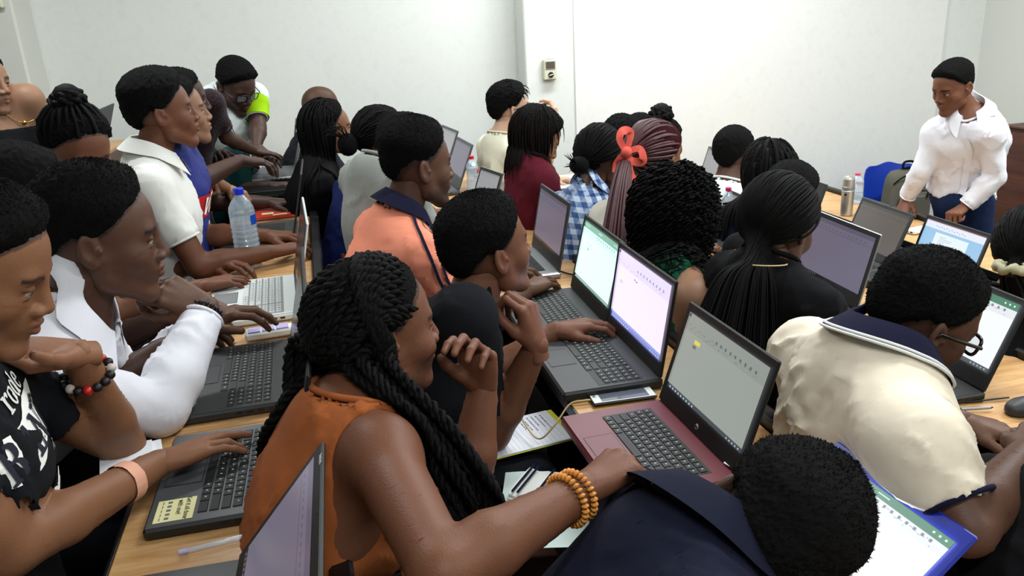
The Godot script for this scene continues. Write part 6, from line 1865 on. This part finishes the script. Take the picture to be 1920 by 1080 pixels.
# ------------------------------------------------------------ people
# joints of a seated figure from its head and the way it faces; any of them may be given
func joints(p: Dictionary) -> Dictionary:
	var j := {}
	var sc: float = p.get("size", 1.0)
	var hp: Vector3 = p.head
	var yaw := deg_to_rad(p.get("body", p.get("yaw", 0.0)))
	var F := Vector3(cos(yaw), 0, sin(yaw)); var U := Vector3.UP; var R := F.cross(U)
	j.F = F; j.R = R
	var hy := deg_to_rad(p.get("yaw", 0.0))
	var hf := Vector3(cos(hy), 0, sin(hy))
	var hb := look(hf)
	hb = Basis(hb.x, deg_to_rad(p.get("pitch", 0.0))) * hb          # nod: positive looks down
	hb = Basis(hb.z, deg_to_rad(p.get("roll", 0.0))) * hb
	j.hb = hb
	var lean: float = p.get("lean", 0.2)
	j.neck = p.get("neck", hp + (hb * Vector3(0, -0.09, -0.028)) * sc + (-F * (0.02 + lean * 0.12) - U * 0.075) * sc)
	var fl: float = p.get("floor", 0.0)
	var py: float = fl + p.get("seat", 0.46) + 0.095
	var tl := 0.50 * sc
	var dy: float = j.neck.y - py
	var back := sqrt(maxf(tl * tl - dy * dy, 0.0)) if dy < tl else 0.0
	j.pel = p.get("pel", Vector3(j.neck.x, py, j.neck.z) - F * minf(back, 0.42))
	var up: Vector3 = (j.neck - j.pel).normalized()
	var fw: Vector3 = R.cross(up) * -1.0
	fw = up.cross(R).normalized()
	if fw.dot(F) < 0: fw = -fw
	j.up = up; j.fw = fw
	var sw: float = p.get("sw", 0.172 if p.get("sex", "m") == "m" else 0.155) * sc
	j.shR = p.get("shR", j.neck + R * sw - up * 0.055 * sc + fw * 0.012)
	j.shL = p.get("shL", j.neck - R * sw - up * 0.055 * sc + fw * 0.012)
	var desk: float = fl + 0.75
	var la := 0.285 * sc; var lf := 0.255 * sc
	for s in ["R", "L"]:
		var sd: Vector3 = R if s == "R" else -R
		var sh: Vector3 = j["sh" + s]
		var w: Vector3
		if p.has("wr" + s): w = p["wr" + s]
		else:
			w = Vector3(j.neck.x, 0, j.neck.z) + F * p.get("reach", 0.36) + sd * 0.12
			w.y = desk + 0.045
		var to := w - sh
		if to.length() > (la + lf) * 0.985: w = sh + to.normalized() * (la + lf) * 0.985; to = w - sh
		var el: Vector3
		if p.has("el" + s): el = p["el" + s]
		else:
			var l := to.length()
			var a := (la * la - lf * lf + l * l) / (2.0 * l)
			var hgt := sqrt(maxf(la * la - a * a, 0.0))
			var pole: Vector3 = p.get("pole" + s, -U + sd * 0.45 - F * 0.2)
			var n := to / l
			pole = (pole - n * pole.dot(n)).normalized()
			el = sh + n * a + pole * hgt
		j["el" + s] = el; j["wr" + s] = w
		j["hip" + s] = p.get("hip" + s, j.pel + sd * 0.085 * sc)
		j["kn" + s] = p.get("kn" + s, j["hip" + s] + F * 0.40 * sc + sd * 0.05 + U * (0.0))
		j["an" + s] = p.get("an" + s, Vector3(j["kn" + s].x, fl + 0.08, j["kn" + s].z) + F * 0.0)
	return j

# runs on a worker: everything that is slow, as plain arrays
func shape_person(p: Dictionary) -> void:
	var rs := RandomNumberGenerator.new(); rs.seed = hash(p.label)
	var j := joints(p)
	p.j = j
	var sc: float = p.get("size", 1.0)
	var fem: bool = p.get("sex", "m") != "m"
	var w: float = p.get("wide", 1.0) * sc
	var f := Field.new()
	var pts := [p.head, j.neck, j.pel, j.shL, j.shR, j.elL, j.elR, j.wrL, j.wrR, j.knL, j.knR, j.anL, j.anR]
	var lo: Vector3 = pts[0]; var hi: Vector3 = pts[0]
	for q in pts: lo = lo.min(q); hi = hi.max(q)
	f.setup(lo - Vector3(0.2, 0.12, 0.2), hi + Vector3(0.2, 0.15, 0.2), p.get("cell", 0.014))
	p.field = f
	var F: Vector3 = j.fw; var R: Vector3 = j.R; var up: Vector3 = j.up
	var nk: Vector3 = j.neck; var pl: Vector3 = j.pel
	var waist: Vector3 = pl.lerp(nk, 0.36) - F * 0.01 + F * p.get("belly", 0.0)
	var chest := pl.lerp(nk, 0.70) + F * 0.005
	var uch := pl.lerp(nk, 0.90) + F * 0.0
	var hipw := 0.162 if fem else 0.155
	f.bone(pl - up * 0.02, waist, hipw * w, (0.118 if fem else 0.138) * w, 0.04, 1, F, 1.42)
	f.bone(waist, chest, (0.118 if fem else 0.138) * w, (0.142 if fem else 0.165) * w, 0.05, 1, F, 1.42)
	f.bone(chest, uch, (0.142 if fem else 0.165) * w, 0.12 * w, 0.05, 1, F, 1.5)
	if fem:
		for s in [-1.0, 1.0]: f.egg(chest + F * 0.075 * w + R * 0.068 * s - up * 0.02, Vector3.ONE * p.get("bust", 0.05) * w, 0.05, 1)
	for s in ["R", "L"]:
		f.bone(nk - up * 0.005 - F * 0.01, j["sh" + s], 0.048 * w, (0.054 if not fem else 0.047) * w, 0.05, 1)
		f.bone(j["sh" + s], chest.lerp(j["sh" + s], 0.3), 0.055 * w, 0.09 * w, 0.05, 1, F, 1.25)
	# trousers side
	for s in ["R", "L"]:
		f.bone(j["hip" + s], j["kn" + s], 0.088 * w, 0.06 * w, 0.03, 2)
		f.bone(j["kn" + s], j["an" + s], 0.06 * w, 0.04 * w, 0.02, 2)
	var gk := 4
	for s in ["R", "L"]:
		var am: float = (0.049 if not fem else 0.043) * p.get("arm", 1.0) * sc
		f.bone(j["sh" + s], j["el" + s], am * 1.08, am * 0.82, 0.03, gk)
		var mid: Vector3 = j["el" + s].lerp(j["wr" + s], 0.3)
		f.bone(j["el" + s], mid, am * 0.84, am * 0.88, 0.012, gk + 2)
		f.bone(mid, j["wr" + s], am * 0.88, am * 0.56, 0.012, gk + 2)
		gk += 1
	var hb: Basis = j.hb
	var nr: float = p.get("nr", 0.047 if fem else 0.056) * sc
	f.bone(nk - up * 0.02, p.head + (hb * Vector3(0, -0.05, -0.022)) * sc, nr * 1.12, nr, 0.03, 3)
	# skin
	var skin: Color = p.skin
	var body := Mb.new()
	var sk := f.extract(f.d)
	body.add(sk, Transform3D.IDENTITY, skin)
	var hd: Dictionary = heads[p.get("face", "woman" if fem else "man")]
	var hs: Vector3 = p.get("hs", Vector3.ONE) * sc
	var ht := Transform3D(hb * Basis.from_scale(hs), p.head)
	p.ht = ht
	body.add(hd.m, ht, head_colors(hd, skin, p.get("hair", {})))
	for s in ["R", "L"]:
		var pose: String = p.get("hand" + s, "type")
		var fdir: Vector3 = p.get("fd" + s, (j["wr" + s] - j["el" + s]).normalized() * Vector3(1, 0.25, 1))
		var pal: Vector3 = p.get("palm" + s, Vector3.DOWN)
		var z := fdir.normalized()
		var y := (-pal - z * (-pal).dot(z)).normalized()
		var b := Basis(y.cross(z), y, z) * Basis.from_scale(Vector3.ONE * (0.93 if fem else 1.0) * sc)
		if s == "L": b = b * Basis.from_scale(Vector3(-1, 1, 1))
		body.add(hands[pose], Transform3D(b, j["wr" + s]), skin * p.get("handtone", 1.06), s == "L")
	p.out = [["body", body, "skin", ""]]
	# shirt
	var wr := FastNoiseLite.new(); wr.frequency = 8.0; wr.seed = rs.randi() % 999; wr.fractal_octaves = 2
	var shirt: Dictionary = p.shirt
	var iso: float = shirt.get("loose", 0.010)
	var neckup: Vector3 = (p.head - nk).normalized()
	var nd: float = shirt.get("drop", 0.0)
	var nrad: float = p.get("nr", 0.047 if fem else 0.056) * sc
	var nax: Vector3 = (up + neckup * 0.8).normalized()
	var npl := [nk + nax * (0.062 - nd * 0.1) + F * (0.016 + nd * shirt.get("vee", 0.35)), nrad + 0.029 + nd * 0.75]
	var ntop := [nk + neckup * 0.085, neckup]
	var wpl := [pl - up * shirt.get("hem", 0.06), -up]
	var keep := {1: [npl, wpl], 3: [npl, ntop], 2: [wpl, [pl + F * 0.11, F]]}
	var sl: Variant = shirt.get("sleeve", 0.55)      # up to 1: share of the upper arm; 1 to 2: of the forearm; below 0: none
	gk = 4
	for s in ["R", "L"]:
		if sl is float and sl < 0.0:
			var sd: Vector3 = R if s == "R" else -R
			var pp: Array = [j["sh" + s] - sd * 0.028 + up * 0.0, (sd + up * 0.25).normalized()]
			keep[1].append(pp)
		else:
			var q: Vector3; var dn: Vector3
			if sl <= 1.0: dn = (j["el" + s] - j["sh" + s]).normalized(); q = j["sh" + s].lerp(j["el" + s], sl)
			else: dn = (j["wr" + s] - j["el" + s]).normalized(); q = j["el" + s].lerp(j["wr" + s], sl - 1.0)
			keep[gk] = [[q, dn]] if sl <= 1.0 else []
			if sl > 1.0: keep[gk + 2] = [[q, dn]]
		gk += 1
	if shirt.get("off", false): keep[1].append([nk - up * 0.10, up]); keep[4] = [[nk - up * 0.10, up]] + keep.get(4, []); keep[5] = [[nk - up * 0.10, up]] + keep.get(5, [])
	keep[3] = keep[1] + [ntop]
	p.out.append(["shirt", wrinkle(f.extract(f.clipped(iso, keep)), wr, shirt.get("fold", 0.006)), shirt.mat, ""])
	var trim: String = shirt.get("band", shirt.mat)
	if not shirt.get("off", false) and shirt.get("neckband", true):
		var nb := PackedVector3Array()
		var c0: Vector3 = npl[0]
		for k in 37:
			var ph := TAU * k / 36.0
			var hz := F * cos(ph) + R * sin(ph)
			var ps := -1.45
			while ps < 0.9:
				if f.at(c0 + (hz * cos(ps) + up * sin(ps)) * (npl[1] as float)) > iso - 0.002: break
				ps += 0.03
			nb.append(c0 + (hz * cos(ps) + up * sin(ps)) * ((npl[1] as float) - 0.001))
		nb = relax_ring(nb, 4)
		p.nb = nb; p.nax = nax; p.nc = c0
		var nm := Mb.new(); nm.tube(nb, shirt.get("bandr", 0.006), 8, false); p.out.append(["neckband", nm, trim, "shirt"])
	for s in ["R", "L"]:
		if not (sl is float and sl < 0.0) and not shirt.get("off", false) and shirt.get("cuff", true):
			var a0: Vector3 = j["sh" + s] if sl <= 1.0 else j["el" + s]; var b0: Vector3 = j["el" + s] if sl <= 1.0 else j["wr" + s]
			var tt: float = sl if sl <= 1.0 else sl - 1.0
			var rg := limb_ring(f, a0, b0, tt, 28, iso - 0.003)
			rg.append(rg[0])
			var cm := Mb.new(); cm.tube(rg, 0.0045, 7, false); p.out.append(["cuff", cm, shirt.get("hemmat", shirt.mat), "shirt"])
	# trousers
	var legs := {2: [], 1: [[pl + up * 0.03, up]]}
	for s in ["R", "L"]: legs[2].append([j["an" + s] + Vector3(0, -0.0, 0), Vector3.DOWN])
	p.out.append(["trousers", wrinkle(f.extract(f.clipped(0.008, legs)), wr, 0.004), p.get("legs", "denim_dark"), ""])
	# hair
	var hr: Dictionary = p.get("hair", {})
	if hr.get("cap", true):
		var hm := Mb.new(); hm.add(hair_cap(hd, hr.merged({"fine": p.get("cell", 0.014) <= 0.012}), rs), ht); p.out.append(["hair", hm, hr.get("mat", "hair"), ""])
	if p.has("extra"): (p.extra as Callable).call(p, rs, hd)

func relax_ring(r: PackedVector3Array, n: int) -> PackedVector3Array:
	var m := r.size() - 1
	for q in n:
		var o := r.duplicate()
		for k in m: r[k] = o[k] * 0.5 + (o[(k + 1) % m] + o[(k + m - 1) % m]) * 0.25
		r[m] = r[0]
	return r

func limb_ring(f: Field, a: Vector3, b: Vector3, t: float, n: int, gap: float) -> PackedVector3Array:
	var c := a.lerp(b, t); var d := (b - a).normalized()
	var s := d.cross(Vector3.UP).normalized(); var w := d.cross(s)
	var out := PackedVector3Array()
	for k in n:
		var dir := s * cos(TAU * k / n) + w * sin(TAU * k / n)
		var r := 0.012
		while r < 0.078 and f.at(c + dir * r) < gap: r += 0.001
		out.append(c + dir * minf(r, 0.064))
	return out

func wrinkle(m: Array, nz: FastNoiseLite, amp: float) -> Mb:
	var pv: PackedVector3Array = m[0]; var pn: PackedVector3Array = m[1]; var tr: PackedInt32Array = m[2]
	for k in pv.size():
		var q := pv[k]
		var a := nz.get_noise_3d(q.x * 0.9 + q.y * 0.5, q.y * 0.7, q.z * 1.1)
		var b := nz.get_noise_3d(q.x * 0.35 + 9.0, q.y * 0.35, q.z * 0.35)
		var r := maxf(1.0 - absf(a) * 3.2, 0.0)
		pv[k] = q + pn[k] * (r * r * amp * clampf(0.6 + b * 2.5, 0.1, 1.3) - amp * 0.25)
	var nn := PackedVector3Array(); nn.resize(pv.size())
	for k in range(0, tr.size(), 3):
		var a := tr[k]; var b := tr[k + 1]; var c := tr[k + 2]
		var w := (pv[c] - pv[a]).cross(pv[b] - pv[a])
		nn[a] += w; nn[b] += w; nn[c] += w
	for k in pv.size(): nn[k] = nn[k].normalized()
	var mb := Mb.new(); mb.add([pv, nn, tr], Transform3D.IDENTITY)
	return mb

# strands that fall from the scalp; gives a list of point rows
func fall(p: Dictionary, hd: Dictionary, rs: RandomNumberGenerator, count: int, length: float, o: Dictionary = {}) -> Array:
	var j: Dictionary = p.j; var ht: Transform3D = p.ht
	var rows := []
	var inv := ht.affine_inverse()
	var step := 0.018
	var lift: float = o.get("lift", 0.012)
	var stiff: float = o.get("stiff", 0.55)
	var back: Vector3 = ht.basis.z.normalized() * -1.0
	var k := 0; var tries := 0
	while k < count and tries < count * 8:
		tries += 1
		# an even spread of directions
		var u: float = (tries + 0.5) / (count * o.get("spread", 1.7)); u = fmod(u, 1.0)
		var ph := tries * 2.399963
		var y: float = 1.0 - 1.75 * u
		var s: float = sqrt(maxf(1.0 - y * y, 0.0))
		var dir := Vector3(s * sin(ph), y, s * cos(ph))
		var q: Vector3 = hd.cen + dir * scalp(hd, dir)
		var hh := hairline(q, o.get("hairline", 0.0))
		if hh < 0.004: continue
		if o.has("only") and not (o.only as Callable).call(q): continue
		k += 1
		var pt := ht * (q + dir * 0.004)
		var dr := (ht.basis * dir).normalized()
		var row := PackedVector3Array([pt])
		var len: float = length * rs.randf_range(o.get("vary", 0.8), 1.0)
		var comb: Vector3 = o.get("comb", back) * 0.9 + Vector3.DOWN * 0.3 + ht.basis * Vector3(dir.x, 0, 0) * o.get("part", 0.5)
		dr = (dr * 0.4 + comb.normalized() * 0.8).normalized()
		var m := int(len / step)
		var mylift := lift * rs.randf_range(0.5, 1.3)
		for a in m:
			dr = (dr * stiff + Vector3.DOWN * (1.0 - stiff) * clampf(o.get("sag", 0.35) + a * 0.2, 0, 1) + Vector3(rs.randf_range(-1, 1), 0, rs.randf_range(-1, 1)) * o.get("wild", 0.05)).normalized()
			pt += dr * step
			var l := inv * pt - (hd.cen as Vector3)
			var ld := l.normalized()
			var need := scalp(hd, ld) + mylift
			if l.length() < need: pt = ht * ((hd.cen as Vector3) + ld * need)
			var fd: float = p.field.at(pt)
			if fd < 0.016:
				var e := 0.01
				var gr := Vector3(p.field.at(pt + Vector3(e, 0, 0)) - fd, p.field.at(pt + Vector3(0, e, 0)) - fd, p.field.at(pt + Vector3(0, 0, e)) - fd)
				if gr.length() > 1e-5: pt += gr.normalized() * (0.018 - fd)
			dr = (pt - row[-1]).normalized()
			var outw: Vector3 = (ht.basis * ld).normalized()
			if l.length() < need + 0.02: dr = (dr - outw * maxf(dr.dot(outw), 0.0) * 0.9).normalized()
			row.append(pt)
		rows.append(row)
	return rows

# strands swept over the scalp to a gathering point (head space), then along a guide (world)
func gathered(p: Dictionary, hd: Dictionary, rs: RandomNumberGenerator, count: int, gate: Vector3, guide: Array, o: Dictionary = {}) -> Array:
	var ht: Transform3D = p.ht
	var rows := []
	var k := 0; var tries := 0
	var gdir := (gate - (hd.cen as Vector3)).normalized()
	var gp := smooth(guide, 10) if guide.size() > 1 else PackedVector3Array()
	var lift: float = o.get("lift", 0.008)
	while k < count and tries < count * 8:
		tries += 1
		var u := fmod((tries + 0.5) / (count * 1.6), 1.0)
		var ph := tries * 2.399963
		var y: float = 1.0 - 1.75 * u
		var s: float = sqrt(maxf(1.0 - y * y, 0.0))
		var dir := Vector3(s * sin(ph), y, s * cos(ph))
		var q: Vector3 = hd.cen + dir * scalp(hd, dir)
		if hairline(q, o.get("hairline", 0.0)) < 0.002 or q.z > o.get("zmax", 1.0): continue
		k += 1
		var row := PackedVector3Array()
		var ang := dir.angle_to(gdir)
		var m := maxi(int(ang * 8.0), 2)
		for a in m:
			var t := float(a) / m
			var dd := dir.slerp(gdir, t) if ang < 3.1 else dir
			row.append(ht * ((hd.cen as Vector3) + dd * (scalp(hd, dd) + lift * (0.4 + 0.8 * minf(t * 2.0, 1.0)) * rs.randf_range(0.9, 1.1))))
		if gp.size():
			var r0: float = o.get("r0", 0.014); var r1: float = o.get("r1", 0.03)
			var th := rs.randf() * TAU; var rr := sqrt(rs.randf())
			var cut := gp.size() - int(rs.randf() * gp.size() * o.get("ragged", 0.12))
			for a in cut:
				var t := float(a) / gp.size()
				var d: Vector3 = (gp[mini(a + 1, gp.size() - 1)] - gp[maxi(a - 1, 0)]).normalized()
				var sx := d.cross(Vector3(0.3, 0.2, 1).normalized()).normalized()
				var sy := d.cross(sx)
				var r := lerpf(r0, r1, pow(t, o.get("flare", 1.0))) * rr
				row.append(gp[a] + (sx * cos(th) * o.get("fx", 1.0) + sy * sin(th) * o.get("fy", 1.0)) * r)
		rows.append(row)
	return rows

# one rope of two twisted strands along points
func rope(mb: Mb, pts: PackedVector3Array, r: float, pitch := 0.03, sides := 5) -> void:
	var m := pts.size()
	if m < 3: return
	for s in 2:
		var row := PackedVector3Array(); var rad := []
		var ang := PI * s; var sd := Vector3.RIGHT
		for k in m:
			var d := (pts[mini(k + 1, m - 1)] - pts[maxi(k - 1, 0)]).normalized()
			sd = (sd - d * sd.dot(d))
			sd = sd.normalized() if sd.length_squared() > 1e-6 else d.cross(Vector3.UP).normalized()
			if k > 0: ang += TAU * (pts[k] - pts[k - 1]).length() / pitch
			var tp := clampf(minf(k + 1.0, (m - k) * 0.5) / 3.0, 0.3, 1.0)
			row.append(pts[k] + (sd * cos(ang) + d.cross(sd) * sin(ang)) * r * 0.55 * tp)
			rad.append(r * 0.62 * tp)
		mb.tube(row, rad, sides, true)

func resample(row: PackedVector3Array, step: float) -> PackedVector3Array:
	var out := PackedVector3Array([row[0]])
	var left := step
	for k in row.size() - 1:
		var a := row[k]; var b := row[k + 1]
		var l := a.distance_to(b)
		var at := 0.0
		while l - at >= left:
			at += left
			out.append(a.lerp(b, at / l)); left = step
		left -= l - at
	return out

func relax(row: PackedVector3Array, n := 2) -> PackedVector3Array:
	for r in n:
		var o := row.duplicate()
		for k in range(1, row.size() - 1): row[k] = o[k] * 0.5 + (o[k - 1] + o[k + 1]) * 0.25
	return row
